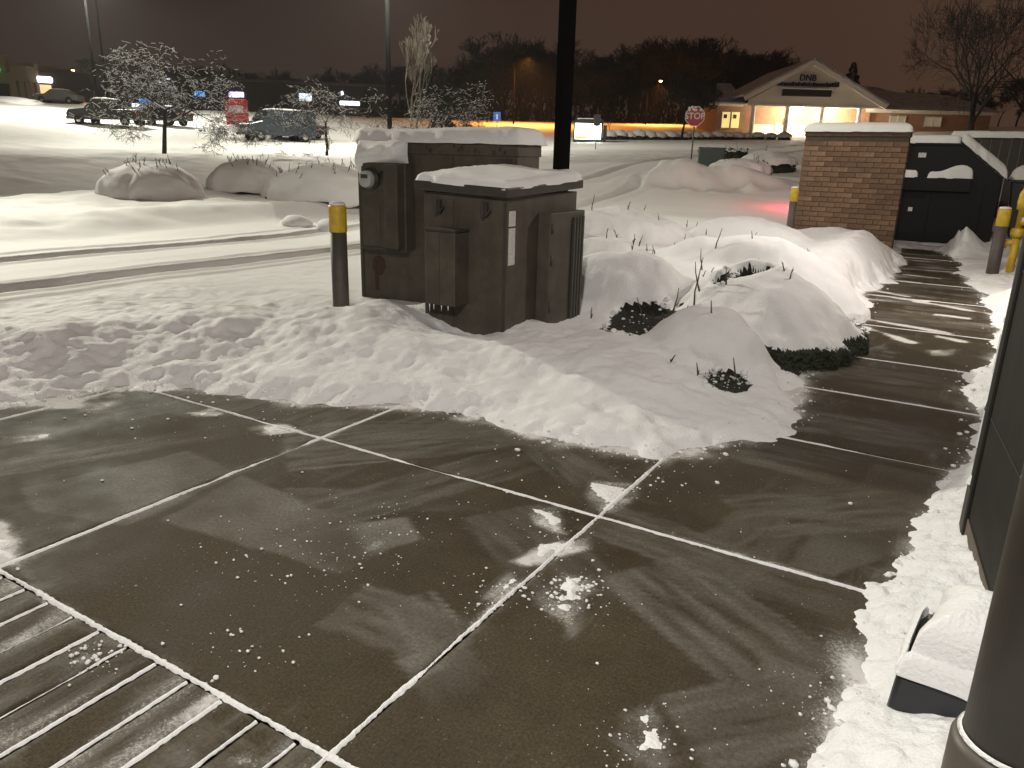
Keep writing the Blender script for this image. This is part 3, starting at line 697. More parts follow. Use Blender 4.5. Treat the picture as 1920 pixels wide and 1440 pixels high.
# --- loose snow crumbs on the pavement
def crumbs():
    r = random.Random(17); mb = MB()
    def put(x, y, s, z=0):
        s = s * .52; mb.blob((x, y, z + s * .35), s, r.randrange(99999), (1.15, 1, .7), 6, j=.35)
    for k in range(650):
        x, y = r.uniform(-4.8, .1), r.uniform(.6, 4.5)
        if r.random() > .5 + .9 * float(fbm(np.array([x]), np.array([y]), 1.6, 3, 200)[0]): continue
        put(x, y, .002 + .006 * r.random() ** 5)
    for px, py, sp, n, big in ((1070, 1110, 45, 130, .016), (930, 1110, 40, 60, .01), (700, 1000, 70, 90, .009), (520, 800, 35, 40, .012), (170, 1228, 35, 60, .016), (1200, 1400, 70, 60, .009), (460, 1040, 70, 40, .012), (470, 1210, 50, 25, .015),
                               (1030, 990, 40, 40, .01), (1180, 900, 40, 20, .01), (640, 1060, 60, 40, .01), (1240, 890, 40, 30, .012), (1010, 850, 60, 30, .012), (1480, 1300, 60, 30, .008), (380, 730, 60, 40, .02), (180, 745, 90, 60, .018)):
        for k in range(n):
            x, y = ong(px + r.gauss(0, sp), py + r.gauss(0, sp * .55)); put(x, y, .003 + big * r.random() ** 2.5)
    for px, py, s in ((405, 1272, .018), (398, 1278, .012), (452, 1185, .014), (465, 1222, .013), (450, 1222, .011), (550, 1243, .014), (305, 1208, .015), (490, 1030, .014), (192, 902, .018), (970, 845, .03), (1345, 906, .022), (1595, 945, .02), (33, 1068, .014), (340, 1135, .01), (567, 886, .013),
                      (1448, 770, .03), (1640, 1137, .03), (1760, 940, .03), (1800, 815, .03), (1745, 968, .018), (1120, 1245, .012)):
        x, y = ong(px, py); put(x, y, s)
    CP = np.array(CLEAR)
    E_ = []
    for k in range(1100):     # crumbs tumbled off the banks
        i = r.randrange(1, len(CP) - 2); t = r.random(); x = CP[i, 0] * (1 - t) + CP[i + 1, 0] * t + r.gauss(0, .07); y = CP[i, 1] * (1 - t) + CP[i + 1, 1] * t + r.gauss(0, .07)
        E_.append((x, y, .006 + .022 * r.random() ** 4))
    zz = bzv([e[0] for e in E_], [e[1] for e in E_])
    for (x, y, s_), z in zip(E_, zz):
        if z < .07: put(x, y, s_, max(z, 0))
    o = mb.build('snow_crumbs', SNOW, None, True); tag(o, 'loose crumbs of snow scattered over the concrete', 'snow', kind='stuff')
crumbs()
# trodden snow left in patches: thin uneven crusts with real thickness
def lumps():
    k = 0
    for pi, th in ((3, .010), (4, .014), (5, .012), (6, .020), (7, .036), (9, .012), (14, .02), (17, .012), (18, .016), (21, .024), (10, .008), (23, .008), (19, .010)):
        poly = PATCH[pi][0]; P_ = np.array(poly); a = P_.min(0) - .1; b = P_.max(0) + .1
        st = .007 if a[1] < 3 else .012
        X, Y = np.meshgrid(np.arange(a[0], b[0], st), np.arange(a[1], b[1], st), indexing='xy')
        q = polysdf(X + .05 * fbm(X, Y, 7, 3, 230), Y + .05 * fbm(X, Y, 7, 3, 231), poly)
        Z = th * (sstep(.05, -.16, q) * (.62 + 1.5 * fbm(X, Y, 7, 5, 232 + pi, .65) + .8 * cells(X, Y, 24, pi) * cells(X, Y, 9, pi + 3)) - (.62 if pi in (6, 7) else .78))
        keep = np.maximum(np.maximum(Z[:-1, :-1], Z[1:, 1:]), np.maximum(Z[1:, :-1], Z[:-1, 1:])) > -.001
        if not keep.any(): continue
        me, _ = grid_mesh('snow_crust', X, Y, Z, keep); tag(link('snow_crust', me, walk, SNOW), kind='stuff')
lumps()

# ------------------------------------------------------------------ snow slab helper (rounded cap that lies on a rectangle)
def snow_slab(name, x0, x1, y0, y1, zf, th, parent, seed=0, over=.03, rnd_=.12, n=46, mat_=SNOW, amp=.02, skirt=.012):
    nx = n; ny = max(12, int(n * (y1 - y0) / (x1 - x0))); ny = min(ny, 90)
    gx = np.linspace(x0 - over, x1 + over, nx); gy = np.linspace(y0 - over, y1 + over, ny)
    X, Y = np.meshgrid(gx, gy, indexing='xy')
    e = np.minimum(np.minimum(X - x0 + over, x1 + over - X), np.minimum(Y - y0 + over, y1 + over - Y))
    q = np.clip(e / rnd_, 0, 1); prof = np.sqrt(np.clip(1 - (1 - q) ** 2, 0, 1))
    B = zf(X, Y) if callable(zf) else np.full_like(X, zf)
    t = th(X, Y) if callable(th) else th
    Z = B + .003 + t * prof * (1 + .0 * X) + amp * fbm(X, Y, 2.5, 3, 300 + seed) * q + .006 * fbm(X, Y, 14, 3, 310 + seed) * q
    jx = (vnoise(X * 9, Y * 9, seed) - .5) * .035 * (1 - q); jy = (vnoise(X * 9, Y * 9, seed + 5) - .5) * .035 * (1 - q)
    Z = np.where(e <= 1e-6, B - skirt * (.3 + vnoise(X * 8, Y * 8, seed + 2)), Z)
    me, _ = grid_mesh(name, X + jx, Y + jy, Z)
    return link(name, me, parent, mat_)

# ------------------------------------------------------------------ utility cabinet and transformer
STEEL = mat('olive_steel', (.082, .068, .049), .6, var=.38, vscale=5, bump=.06, bscale=60)
STEELD = mat('dark_steel', (.050, .043, .034), .5, var=.3, vscale=6)
RUST = mat('rust', (.06, .030, .018), .85, var=.4, vscale=25)
def rbox(name, m, par, x0, x1, y0, y1, z0, z1, bev=.008):
    return MB().box(x0, x1, y0, y1, z0, z1).build(name, m, par, bevel=bev)
def streaks(m, amt=.32, col=(.03, .024, .018)):
    t = m.node_tree; b = t.nodes['Principled BSDF']; src = b.inputs['Base Color'].links[0].from_socket
    ge = N(t, 'ShaderNodeNewGeometry'); mp = N(t, 'ShaderNodeMapping'); mp.inputs['Scale'].default_value = (9, 9, .8); t.links.new(ge.outputs['Position'], mp.inputs[0])
    n = N(t, 'ShaderNodeTexNoise'); n.inputs['Scale'].default_value = 1.6; n.inputs['Detail'].default_value = 7; n.inputs['Roughness'].default_value = .7; t.links.new(mp.outputs[0], n.inputs['Vector'])
    r = N(t, 'ShaderNodeMapRange', interpolation_type='SMOOTHSTEP'); r.inputs['From Min'].default_value = .48; r.inputs['From Max'].default_value = .72; r.inputs['To Max'].default_value = amt; t.links.new(n.outputs[0], r.inputs['Value'])
    mx = N(t, 'ShaderNodeMix', data_type='RGBA'); t.links.new(r.outputs[0], mx.inputs['Factor']); t.links.new(src, mx.inputs['A']); mx.inputs['B'].default_value = (*col, 1)
    t.links.new(mx.outputs['Result'], b.inputs['Base Color'])
def blotches(m, amt=.5, col=(.09, .055, .034), sc=1.4, lo=.5, hi=.7):
    t = m.node_tree; b = t.nodes['Principled BSDF']; src = b.inputs['Base Color'].links[0].from_socket
    ge = N(t, 'ShaderNodeNewGeometry'); n = N(t, 'ShaderNodeTexNoise'); n.inputs['Scale'].default_value = sc; n.inputs['Detail'].default_value = 6; n.inputs['Roughness'].default_value = .65; t.links.new(ge.outputs['Position'], n.inputs['Vector'])
    oi = N(t, 'ShaderNodeObjectInfo'); a = N(t, 'ShaderNodeMath', operation='MULTIPLY_ADD'); t.links.new(oi.outputs['Random'], a.inputs[0]); a.inputs[1].default_value = .16; t.links.new(n.outputs[0], a.inputs[2])
    r = N(t, 'ShaderNodeMapRange', interpolation_type='SMOOTHSTEP'); r.inputs['From Min'].default_value = lo; r.inputs['From Max'].default_value = hi; r.inputs['To Max'].default_value = amt; t.links.new(a.outputs[0], r.inputs['Value'])
    mx = N(t, 'ShaderNodeMix', data_type='RGBA'); t.links.new(r.outputs[0], mx.inputs['Factor']); t.links.new(src, mx.inputs['A']); mx.inputs['B'].default_value = (*col, 1)
    t.links.new(mx.outputs['Result'], b.inputs['Base Color'])
streaks(STEEL); streaks(BOLG0 := mat('bollard_brown', (.088, .076, .064), .6, var=.25, vscale=10), .4)
def utility():
    yt = 6.45
    t = thing('utility_cabinet', 'tall olive steel utility cabinet with a round meter, thick snow on its roof', 'utility cabinet', (-4.75, yt, 0))
    L = lambda x: x + 4.75
    x0, x1 = -5.87, -3.86
    rbox('body', STEEL, t, L(x0), L(x1), 0, .42, -.3, 1.60)
    rbox('roof', STEEL, t, L(x0) - .012, L(x1) + .012, -.014, .435, 1.596, 1.715, .006)
    rbox('corner_post', STEELD, t, L(x0) - .008, L(x0) + .035, -.012, -.001, .02, 1.6, .003)
    rbox('seam', STEELD, t, L(-4.62), L(-4.605), -.006, -.0005, .0, 1.598, .001)
    rbox('label_plate', STEELD, t, L(-4.1), L(-3.92), -.005, -.0005, 1.50, 1.57, .001)
    m = rbox('meter_panel', STEEL, t, L(-5.70), L(-5.10), -.16, -.001, .62, 1.50, .01)
    rbox('cover_lip', STEELD, m, L(-5.71), L(-5.09), -.168, -.161, .60, .628, .002)
    rbox('cover_seam', STEELD, m, L(-5.45), L(-5.444), -.1625, -.1605, .63, 1.2, .0005)
    rbox('riser_box', STEEL, t, L(-5.30), L(-5.12), -.27, -.161, .64, 1.49, .008)
    # meter
    c = (L(-5.56), -.162, 1.33)
    mt = MB(); mt.tube((c[0], c[1], c[2]), (c[0], c[1] - .03, c[2]), .115, .115, 28); mt.tube((c[0], c[1] - .03, c[2]), (c[0], c[1] - .045, c[2]), .105, .10, 28)
    mo = mt.build('meter', STEELD, t, True)
    MB().tube((c[0], c[1] - .046, c[2]), (c[0], c[1] - .105, c[2]), .092, .082, 28).build('meter_glass', mat('meter_face', (.40, .41, .40), .18), mo, True, .006)
    MB().box(c[0] - .045, c[0] + .045, c[1] - .109, c[1] - .1055, c[2] + .01, c[2] + .05).build('meter_display', mat('display', (.06, .07, .06), .2), mo)
    MB().tube((c[0] + .17, -.161, c[2] - .02), (c[0] + .17, -.17, c[2] - .02), .105, .105, 24).build('blank_socket', STEELD, t, True)
    # stains
    s = MB(); s.blob((L(-5.62), -.0015, .40), .10, 4, (1, .012, 1.1), 16, j=.12); s.box(L(-5.68), L(-5.62), -.002, -.0008, .12, .34); s.build('rust_stain', RUST, t)
    s = MB(); r = random.Random(8)
    for k in range(16): s.blob((L(r.uniform(-5.0, -4.0)), -.0152, 1.635 + r.uniform(-.02, .05)), r.uniform(.008, .022), k, (1, .06, 1.3), 8)
    tag(s.build('chipped_paint', RUST, t), kind='stuff')
    snow_slab('roof_snow', L(x0), L(x1), -.01, .43, 1.716, lambda X, Y: .135 + .02 * np.sin(X * 3), t, 1, .05, .13)
    # snow that has slumped over the meter panel top
    gx = np.linspace(L(-5.84), L(-5.16), 40); gz = np.linspace(0, 1, 30); X, Q = np.meshgrid(gx, gz, indexing='xy')
    drop = 1.735 - Q * (.30 + .06 * fbm(X, Q * 0, 3, 3, 401) + .13 * sstep(L(-5.35), L(-5.75), X))
    out = -.02 - .20 * np.sin(np.clip(Q * 1.15, 0, 1) * math.pi) ** .55 * (.75 + .3 * fbm(X, Q, 2.5, 3, 402)) * np.clip(np.minimum((X - L(-5.84)) / .07, (L(-5.16) - X) / .1), 0.02, 1) ** .5
    me, _ = grid_mesh('slumped_snow', X, out, drop); link('slumped_snow', me, t, SNOW)

    # transformer in front
    X0, X1, Y0, Y1 = -4.02, -3.20, 5.20, 6.42
    q = thing('transformer', 'squat olive pad-mounted transformer with a snow-covered overhanging lid and side boxes', 'transformer', (-3.6, 5.8, 0))
    L = lambda x: x + 3.6; K = lambda y: y - 5.8
    rbox('body', STEEL, q, L(X0), L(X1), K(Y0), K(Y1), -.3, 1.305)
    lid = [(L(X0) - .05, K(Y0) - .07, 1.315), (L(X1) + .05, K(Y0) - .07, 1.285), (L(X1) + .05, K(Y1) + .02, 1.335), (L(X0) - .05, K(Y1) + .02, 1.365)]
    MB().hexa(lid + [(x, y, z + .075) for x, y, z in lid]).build('lid', STEELD, q, bevel=.008)
    zf = lambda X, Y: 1.391 - .03 * (X - L(X0)) / .82 + .05 * (Y - K(Y0)) / 1.2 + .0
    snow_slab('lid_snow', L(X0) - .03, L(X1) + .03, K(Y0) - .05, K(Y1) - .0, zf, lambda X, Y: .075 + .03 * fbm(X, Y, 2, 2, 410), q, 2, .025, .10)
    rbox('corner_trim', STEELD, q, L(X1) - .03, L(X1) + .004, K(Y0) - .006, K(Y0) - .001, .1, 1.25, .001)
    rbox('front_seam', STEELD, q, L(-3.72), L(-3.712), K(Y0) - .004, K(Y0) - .001, 0, 1.24, .0005)
    bx = rbox('side_box', STEEL, q, L(-3.86), L(-3.56), K(Y0) - .20, K(Y0) - .001, .40, 1.00, .008)
    rbox('box_lip', STEELD, bx, L(-3.87), L(-3.55), K(Y0) - .21, K(Y0) - .002, 1.002, 1.02, .003)
    rbox('box_cover_seam', STEELD, bx, L(-3.715), L(-3.71), K(Y0) - .2025, K(Y0) - .2005, .41, .99, .0005)
    for k, xx in enumerate((-3.86, -3.40)):
        h = MB(); h.box(L(xx) - .03, L(xx) + .03, K(Y0) - .035, K(Y0) - .001, 1.13, 1.24); h.tube((L(xx), K(Y0) - .05, 1.26), (L(xx), K(Y0) - .05, 1.12), .008, .008, 6); h.tube((L(xx) + .03, K(Y0) - .04, 1.14), (L(xx) + .07, K(Y0) - .04, 1.19), .008, .008, 6)
        h.build('latch', STEELD, q)
    # right-hand side: sticker, door box with louvres
    st = MB(); st.box(L(X1) + .001, L(X1) + .004, K(Y0) + .03, K(Y0) + .13, 1.06, 1.18); st.box(L(X1) + .001, L(X1) + .004, K(Y0) + .03, K(Y0) + .13, .75, 1.045)
    st.build('warning_sticker', mat('sticker', (.62, .60, .57), .6, var=.25, vscale=30), q)
    d = rbox('door_box', STEEL, q, L(X1) + .001, L(X1) + .13, K(Y0) + .50, K(Y1) - .08, .05, 1.15, .01)
    for k in range(4): rbox('louvre', STEELD, d, L(X1) + .131, L(X1) + .155, K(Y1) - .16 - k * .055, K(Y1) - .13 - k * .055, .12, 1.1, .003)
    for zz in (.35, .75, 1.02): MB().tube((L(X1) + .135, K(Y0) + .52, zz - .04), (L(X1) + .135, K(Y0) + .52, zz + .04), .011, .011, 8).build('hinge', STEELD, d, True)
    ic = MB()
    for k in range(5):
        xx = L(-3.9 + k * .07 + rr.uniform(-.02, .02)); ic.tube((xx, K(Y0) - .19, .40), (xx, K(Y0) - .19, .40 - rr.uniform(.03, .07)), .006, .001, 5)
    tag(ic.build('icicles', SNOW, q), kind='stuff')
utility()

# ------------------------------------------------------------------ bollards
YEL = mat('yellow_paint', (.62, .42, .03), .45, var=.25, vscale=14)
BOLG = mat('bollard_brown', (.088, .076, .064), .6, var=.25, vscale=10)
def bollard(loc, h, r, label, band=.24, lean=0):
    t = thing('bollard', label, 'bollard', loc, 0, 'steel bollards')
    MB().lathe([(r, -.3), (r, h - band)], n=28).build('post', BOLG, t, True)
    MB().lathe([(r + .004, h - band + .001), (r + .004, h), (r * .9, h + .012)], n=28).build('yellow_band', YEL, t, True, .004)
    MB().lathe([(r * .98, h + .013), (r * .95, h + .028), (r * .7, h + .042), (.01, h + .047)], n=20).build('snow_cap', SNOW, t, True)
    return t
bollard((-5.25, 5.45, 0), 1.10, .080, 'brown bollard with yellow top band left of the utility cabinet')
x, y, z = at(1481, 440, 14.9); bollard((x, y, .1), 1.03, .085, 'dark bollard with yellow top beside the brick wall')
x, y = ong(1858, 522); bollard((x, y, 0), 1.02, .085, 'brown bollard with yellow top guarding the gas pipes')

# ------------------------------------------------------------------ brick wall of the bin enclosure
def brick_wall():
    xa, xb, y0, h = -3.10, -1.325, 15.72, 2.19
    t = thing('brick_wall', 'free-standing brown brick wall with a rounded cap of snow, end of the bin enclosure', 'wall', ((xa + xb) / 2, y0, 0))
    W = (xb - xa) / 2
    mort = mat('mortar', (.085, .062, .046), .95, var=.3, vscale=12)
    MB().box(-W + .008, W - .008, .010, .30, -.2, h - .09).build('mortar', mort, t)
    cols = [(.235, .140, .086), (.205, .120, .073), (.262, .160, .100), (.185, .108, .067)]
    bm_ = [mat('brick_%d' % i, c, .85, var=.35, vscale=7, bump=.3, bscale=60) for i, c in enumerate(cols)]
    for m_ in bm_: blotches(m_)
    bl, bh, g = .268, .080, .012
    meshes = {}
    def bmesh_(w, mi):
        k = (round(w, 3), mi)
        if k not in meshes:
            e = .004
            me = MB().box(0, w, 0, .1, 0, bh).mesh('brick'); me.materials.append(bm_[mi]); meshes[k] = me
        return meshes[k]
    r = random.Random(2); nrow = int((h - .09) / (bh + g))
    for j in range(nrow):
        z = j * (bh + g); x = -W - (0 if j % 2 == 0 else (bl + g) / 2)
        while x < W - .02:
            a = max(x, -W); b_ = min(x + bl, W)
            if b_ - a > .03:
                o = bpy.data.objects.new('brick', bmesh_(b_ - a, r.randrange(4))); COL.objects.link(o); o.parent = t; o.location = (a, r.uniform(-.003, .003), z)
            x += bl + g
    # return side and coping
    s = MB()
    for j in range(nrow):
        z = j * (bh + g)
        yy = .108 if j % 2 else .108
        s.box(W - .06, W + .001, .108, .30, z, z + bh)
    s.build('side_brick', bm_[1], t)
    MB().box(-W - .012, W + .012, -.014, .315, h - .088, h).build('coping', mat('coping', (.105, .066, .042), .9, var=.4, vscale=9), t, bevel=.006)
    snow_slab('snow_cap', -W - .01, W + .01, -.02, .34, h, .16, t, 7, .03, .20, 60, amp=.012)
    # dark weather stain below the coping is dirt on the bricks
brick_wall()

# ------------------------------------------------------------------ dumpsters and fence behind
BLK = mat('black_steel', (.005, .005, .005), .5, var=.3, vscale=8, spec=.2)
def dumpster():
    y0 = 17.9
    A = lambda px, py: at_y(px, py, y0)
    t = thing('dumpster', 'black front-load dumpster with a thick snow slab on its sloping lid', 'dumpster', (-.9, y0, 0))
    x_l, x_k, x_r = -2.3, -.55, .22
    zt = 2.02; zr = 1.42
    L = lambda x: x + .9
    MB().prism([(L(x_l), .12), (L(x_r), .12), (L(x_r), zr), (L(x_k), zt), (L(x_l), zt)], 0, 1.7, 'y').build('bin_body', BLK, t, bevel=.01)
    f = MB().box(L(-1.75), L(-.28), -.16, -.001, 1.14, 1.40).build('fork_pocket', BLK, t, bevel=.006)
    for k, xx in enumerate((-1.9, -1.0, -.1)): MB().box(L(xx) - .04, L(xx) + .04, -.05, -.001, .12, 1.1 if xx < -.3 else 1.3).build('rib', BLK, t)
    for xx in (-1.8, .05):
        w = MB(); w.tube((L(xx), .1, .06), (L(xx), .16, .06), .06, .06, 14); w.build('caster', BLK, t, True)
    MB().box(L(x_l), L(x_k), -.03, 1.72, zt + .001, zt + .04).build('lid', BLK, t)
    MB().hexa([(L(x_k) + .002, -.03, zt + .002), (L(x_r) + .05, -.03, zr + .0), (L(x_r) + .05, 1.72, zr), (L(x_k) + .002, 1.72, zt + .002), (L(x_k) + .002, -.03, zt + .04), (L(x_r) + .05, -.03, zr + .04), (L(x_r) + .05, 1.72, zr + .04), (L(x_k) + .002, 1.72, zt + .04)]).build('sloping_lid', BLK, t)
    snow_slab('lid_snow', L(x_l), L(x_k) - .06, 0, 1.7, zt + .04, .15, t, 11, .03, .1)
    sl = lambda X, Y: zt + .06 - (X - L(x_k)) * (zt - zr) / (x_r - x_k)
    snow_slab('sliding_snow', L(x_k) - .02, L(x_r) + .06, -.02, 1.6, sl, .19, t, 12, .02, .10)
    snow_slab('pocket_snow', L(-1.05), L(-.28), -.15, .0, 1.40, lambda X, Y: .10 + .15 * np.exp(-((X - L(-.5)) / .25) ** 2), t, 13, .01, .06)
    snow_slab('pocket_snow', L(-1.74), L(-1.25), -.15, .0, 1.40, .12, t, 14, .01, .06)
    MB().box(L(-1.32), L(-1.24), -.004, -.001, .72, .80).build('sticker', mat('sticker', (.5, .5, .5)), t)
    MB().box(L(-1.30), L(-1.16), -.004, -.001, 1.78, 1.87).build('number_plate', mat('sticker', (.5, .5, .5)), t)
    q = thing('bin', 'dark bin with a rounded load of snow, standing against the grey fence', 'bin', (1.3, 18.6, 0))
    MB().prism([(-.75, .1), (.9, .1), (1.0, 1.35), (-.9, 1.35)], 0, 1.4, 'y').build('bin_body', mat('bin_grey', (.05, .05, .048), .6), q, bevel=.02)
    MB().box(-.95, 1.05, -.05, 1.45, 1.352, 1.40).build('rim', mat('bin_grey'), q)
    snow_slab('snow_cap', -.9, 1.0, 0, 1.4, 1.40, .30, q, 15, .03, .3)
    f = thing('fence', 'grey board fence with a level line of snow on top behind the dumpster', 'fence', (1.5, 21.5, 0))
    for k in range(24): MB().box(-2.4 + k * .2, -2.4 + k * .2 + .19, 0, .03, .2, 2.25).build('board', mat('fence_grey', (.055, .052, .047), .8, var=.3, vscale=9), f)
    MB().box(-2.45, 2.45, .031, .08, .5, .6).build('rail', mat('fence_grey'), f)
    MB().box(-2.45, 2.45, -.02, .06, 2.252, 2.29).build('cap_rail', mat('fence_grey'), f)
    snow_slab('snow_cap', -2.45, 2.45, -.03, .07, 2.29, .13, f, 16, .015, .06, 80)
def at_y(px, py, Y):
    d = ray(px, py); t = Y / d[1]; return (d[0] * t, EYE + d[2] * t)
dumpster()

# ------------------------------------------------------------------ gas meter set
def gas_set():
    x0, y0 = .50, 13.75
    t = thing('gas_pipes', 'yellow gas pipes with regulator and grey meter, snow on the pipe', 'gas meter', (x0, y0, 0))
    P = lambda *a: a
    v = MB()
    v.tube((0, 0, .0), (0, 0, .62), .055, .055, 16); v.build('riser', YEL, t, True)
    v = MB(); v.lathe([(.075, .62), (.09, .66), (.09, .74), (.06, .76)], n=18); v.build('coupling', YEL, t, True)
    v = MB(); v.lathe([(.045, .76), (.045, 1.02), (.075, 1.03), (.085, 1.14), (.075, 1.26), (.04, 1.33), (.03, 1.42), (.045, 1.44), (.045, 1.5), (.02, 1.52)], n=18); v.build('regulator', YEL, t, True)
    v = MB(); v.tube((0, -.01, .84), (.6, -.01, .90), .05, .05, 16); v.build('crosspipe', YEL, t, True)
    v = MB(); v.tube((.02, -.01, .875), (.6, -.01, .935), .05, .05, 12); v.build('pipe_snow', SNOW, t, True)
    v = MB(); v.tube((-.26, -.06, .5), (-.12, -.02, .52), .05, .06, 12); v.tube((-.12, -.02, .52), (0, 0, .56), .04, .04, 10); v.build('valve', YEL, t, True)
    v = MB(); v.box(.10, .40, -.12, .14, .44, .80); v.build('meter_body', mat('meter_grey', (.10, .11, .11), .5), t, bevel=.05)
    v = MB(); v.blob((.26, .12, 1.2), .16, 5, (1, .9, 1.6), 12, j=.15); v.build('snow_clump', SNOW, t, True)
    v = MB(); v.tube((0, 0, -.02), (0, 0, .05), .12, .10, 14); v.build('base_flange', mat('black_steel'), t, True)
    # brick corner of the store behind the pipes
gas_set()

# ------------------------------------------------------------------ store building at the right
STB = mat('store_wall', (.10, .075, .055), .85, var=.3, vscale=6, bump=.15, bscale=30)
def store():
    t = thing('store_building', 'edge of the dark brown store wall along the walkway', 'building', (.9, 4, 0))
    MB().box(-.28, 6, -14, 4.4, -.1, 3.9).build('wall', STB, t)
    MB().box(-.56, -.281, 3.15, 3.55, -.05, 3.6).build('pilaster', STB, t, bevel=.01)
    MB().box(-.75, 6.2, -14, 4.7, 3.92, 4.15).build('eave', STB, t)
    MB().box(.25, 6, 4.401, 14, -.1, 3.9).build('wall', mat('store_brick', (.17, .085, .05), .85, var=.4, vscale=9), t)
store()
def gate():
    # leaf standing open across the wall, seen almost edge-on
    px = MB(); gp = mat('gate_paint', (.020, .0170, .0135), .75, var=.35, vscale=5, bump=.08, bscale=14, spec=.25)
    e = Vector((.185, 3.62, 0)); hn = Vector((.355, 2.25, 0)); d = (hn - e); Ln = d.length; rz = math.atan2(d.y, d.x)
    t = thing('gate_leaf', 'dark grey steel gate leaf with a black latch, standing open by the downspout', 'gate', (e.x, e.y, 0), rz)
    MB().box(0, Ln, -.022, .022, .02, 2.3).build('leaf', gp, t, bevel=.004)
    MB().box(-.026, -.001, -.03, .03, .30, 2.3).build('edge_strip', mat('gate_dark', (.02, .019, .018), .6), t, bevel=.003)
    MB().box(.02, .08, -.034, -.0225, .04, 2.28).build('edge_frame', gp, t, bevel=.003)
    MB().box(-.028, .05, -.036, .028, .02, .285).build('foot_bracket', mat('bracket', (.075, .064, .052), .7, var=.3, vscale=8), t, bevel=.004)
    MB().box(.09, Ln, -.028, -.0225, .02, .17).build('kick_plate', mat('kick_brown', (.12, .088, .066), .7, var=.3, vscale=6), t, bevel=.002)
    s = MB(); s.prism([(-.03, .60), (-.03, .70), (-.085, .655), (-.125, .575), (-.11, .56), (-.075, .60)], -.02, .02, 'y'); s.build('latch', mat('latch_black', (.008, .008, .008), .35), t, bevel=.003)
    for zz in (.62, 1.22, 1.82): MB().box(.09, Ln, -.0245, -.0225, zz, zz + .008).build('panel_seam', mat('gate_dark'), t)
    s = MB()
    for z0, z1 in ((.45, .62), (.78, .95), (1.0, 1.02)): s.box(-.030, -.024, -.034, -.029, z0, z1)
    s.tube((-.015, -.015, .29), (-.015, -.015, .33), .03, .02, 8); s.build('clinging_snow', SNOW, t)
gate()
def downspout():
    pm = mat('downspout_paint', (.105, .090, .074), .5, var=.25, vscale=3, bump=.05, bscale=10)
    c = at(1905, 1380, 1.62)
    t = thing('downspout', 'round brown downspout pipe with a wider collar, by the store wall', 'downspout', (c[0], c[1], 0))
    MB().lathe([(.098, .42), (.098, 3.8)], n=48).build('pipe', pm, t, True)
    MB().lathe([(.118, -.05), (.118, .40), (.112, .415), (.099, .419)], n=48).build('collar', pm, t, True)
    MB().lathe([(.1005, .419), (.108, .424), (.0995, .431)], n=48, caps=False).build('frost_ring', SNOW, t, True)
downspout()
def bait_box():
    t = thing('bait_station', 'small black plastic box capped with snow beside the downspout', 'box', (*ong(1768, 1335), .045), math.radians(-6)); t.scale = (1.18, 1.12, 1.2)
    pl = mat('black_plastic', (.016, .018, .020), .4)
    MB().prism([(-.115, .0), (.16, .0), (.15, .13), (-.105, .13)], -.17, .19, 'y').build('base', pl, t, bevel=.015)
    MB().prism([(-.085, .131), (.15, .131), (.14, .185), (-.055, .185)], -.13, .17, 'y').build('lid', pl, t, bevel=.012)
    snow_slab('lid_snow', -.06, .145, -.12, .165, .186, .10, t, 21, .012, .12, 40, amp=.008)
    snow_slab('ledge_snow', -.107, -.088, -.14, .17, .131, .022, t, 22, .0, .012, 10, amp=.002)
    snow_slab('front_snow', -.10, .15, -.165, -.125, .131, .05, t, 23, .006, .03, 30, amp=.01)
bait_box()

# ------------------------------------------------------------------ light poles
POLE = mat('pole_dark', (.004, .004, .004), 1.0, spec=0)
x, y, z = at(1052, 315, 10.6)
t = thing('light_pole', 'thick square black light pole rising behind the transformer', 'light pole', (x, y, 0), math.radians(62))
MB().box(-.085, .085, -.085, .085, -.3, 8.6).build('shaft', POLE, t, bevel=.006)
MB().box(-.16, .16, -.16, .16, -.3, .05).build('base_plate', POLE, t)
LAMPG = mat('lamp_glass', (.9, .9, .85), .3, emit=(1.0, .96, .82), estr=60)
def lot_pole(px, py, D, H, lab, aim, power, r=.09, lit=True):
    x, y, z = ground_at(px, py, D)
    t = thing('light_pole', lab, 'light pole', (x, y, z), aim)
    MB().lathe([(r, -.3), (r * .75, H)], n=12).build('shaft', POLE, t, True)
    MB().box(-.05, 1.6, -.05, .05, H - .12, H - .02).build('arm', POLE, t)
    h = MB().box(1.25, 2.05, -.22, .22, H - .02, H + .16).build('lamp_head', POLE, t, bevel=.03)
    if lit:
        MB().box(1.3, 2.0, -.18, .18, H - .045, H - .021).build('lens', LAMPG, h)
        c = math.cos(aim); s = math.sin(aim)
        lamp('lot_lamp_light', 'SPOT', (x + 1.65 * c, y + 1.65 * s, z + H - .1), power, LOT, .22, (x + 1.65 * c, y + 1.65 * s, z), 165, .35)
    return t
lot_pole(731, 250, 48, 11.0, 'dark slim light pole rising behind the snowy roof of the utility cabinet', math.radians(-60), 20000, .16)
lot_pole(186, 215, 66, 11.0, 'lit parking-lot light pole above the snowy spreading tree', math.radians(-20), 30000, .12)
t = thing('light_pole', 'tall floodlight pole standing in the lot beyond the driving lane', 'light pole', (-33, 14, tz(-33, 14)))
MB().lathe([(.12, -.3), (.09, 12.6)], n=12).build('shaft', POLE, t, True); MB().box(.1, .6, -.3, .3, 12.4, 12.7).build('lamp_head', POLE, t, bevel=.03)
lamp('flood_light', 'SPOT', (-32.2, 13.6, 13), 30000, LOT, .3, (-6.5, 4.0, 0), 54, 1.0)
lamp('flood_light', 'SPOT', (-33.4, 14.8, 13), 4800, LOT, .3, (-44, 31, 1.5), 120, 1.0)  # second spot added to brighten the far lot; no head modelled
x, y, z = at(1052, 315, 10.6)
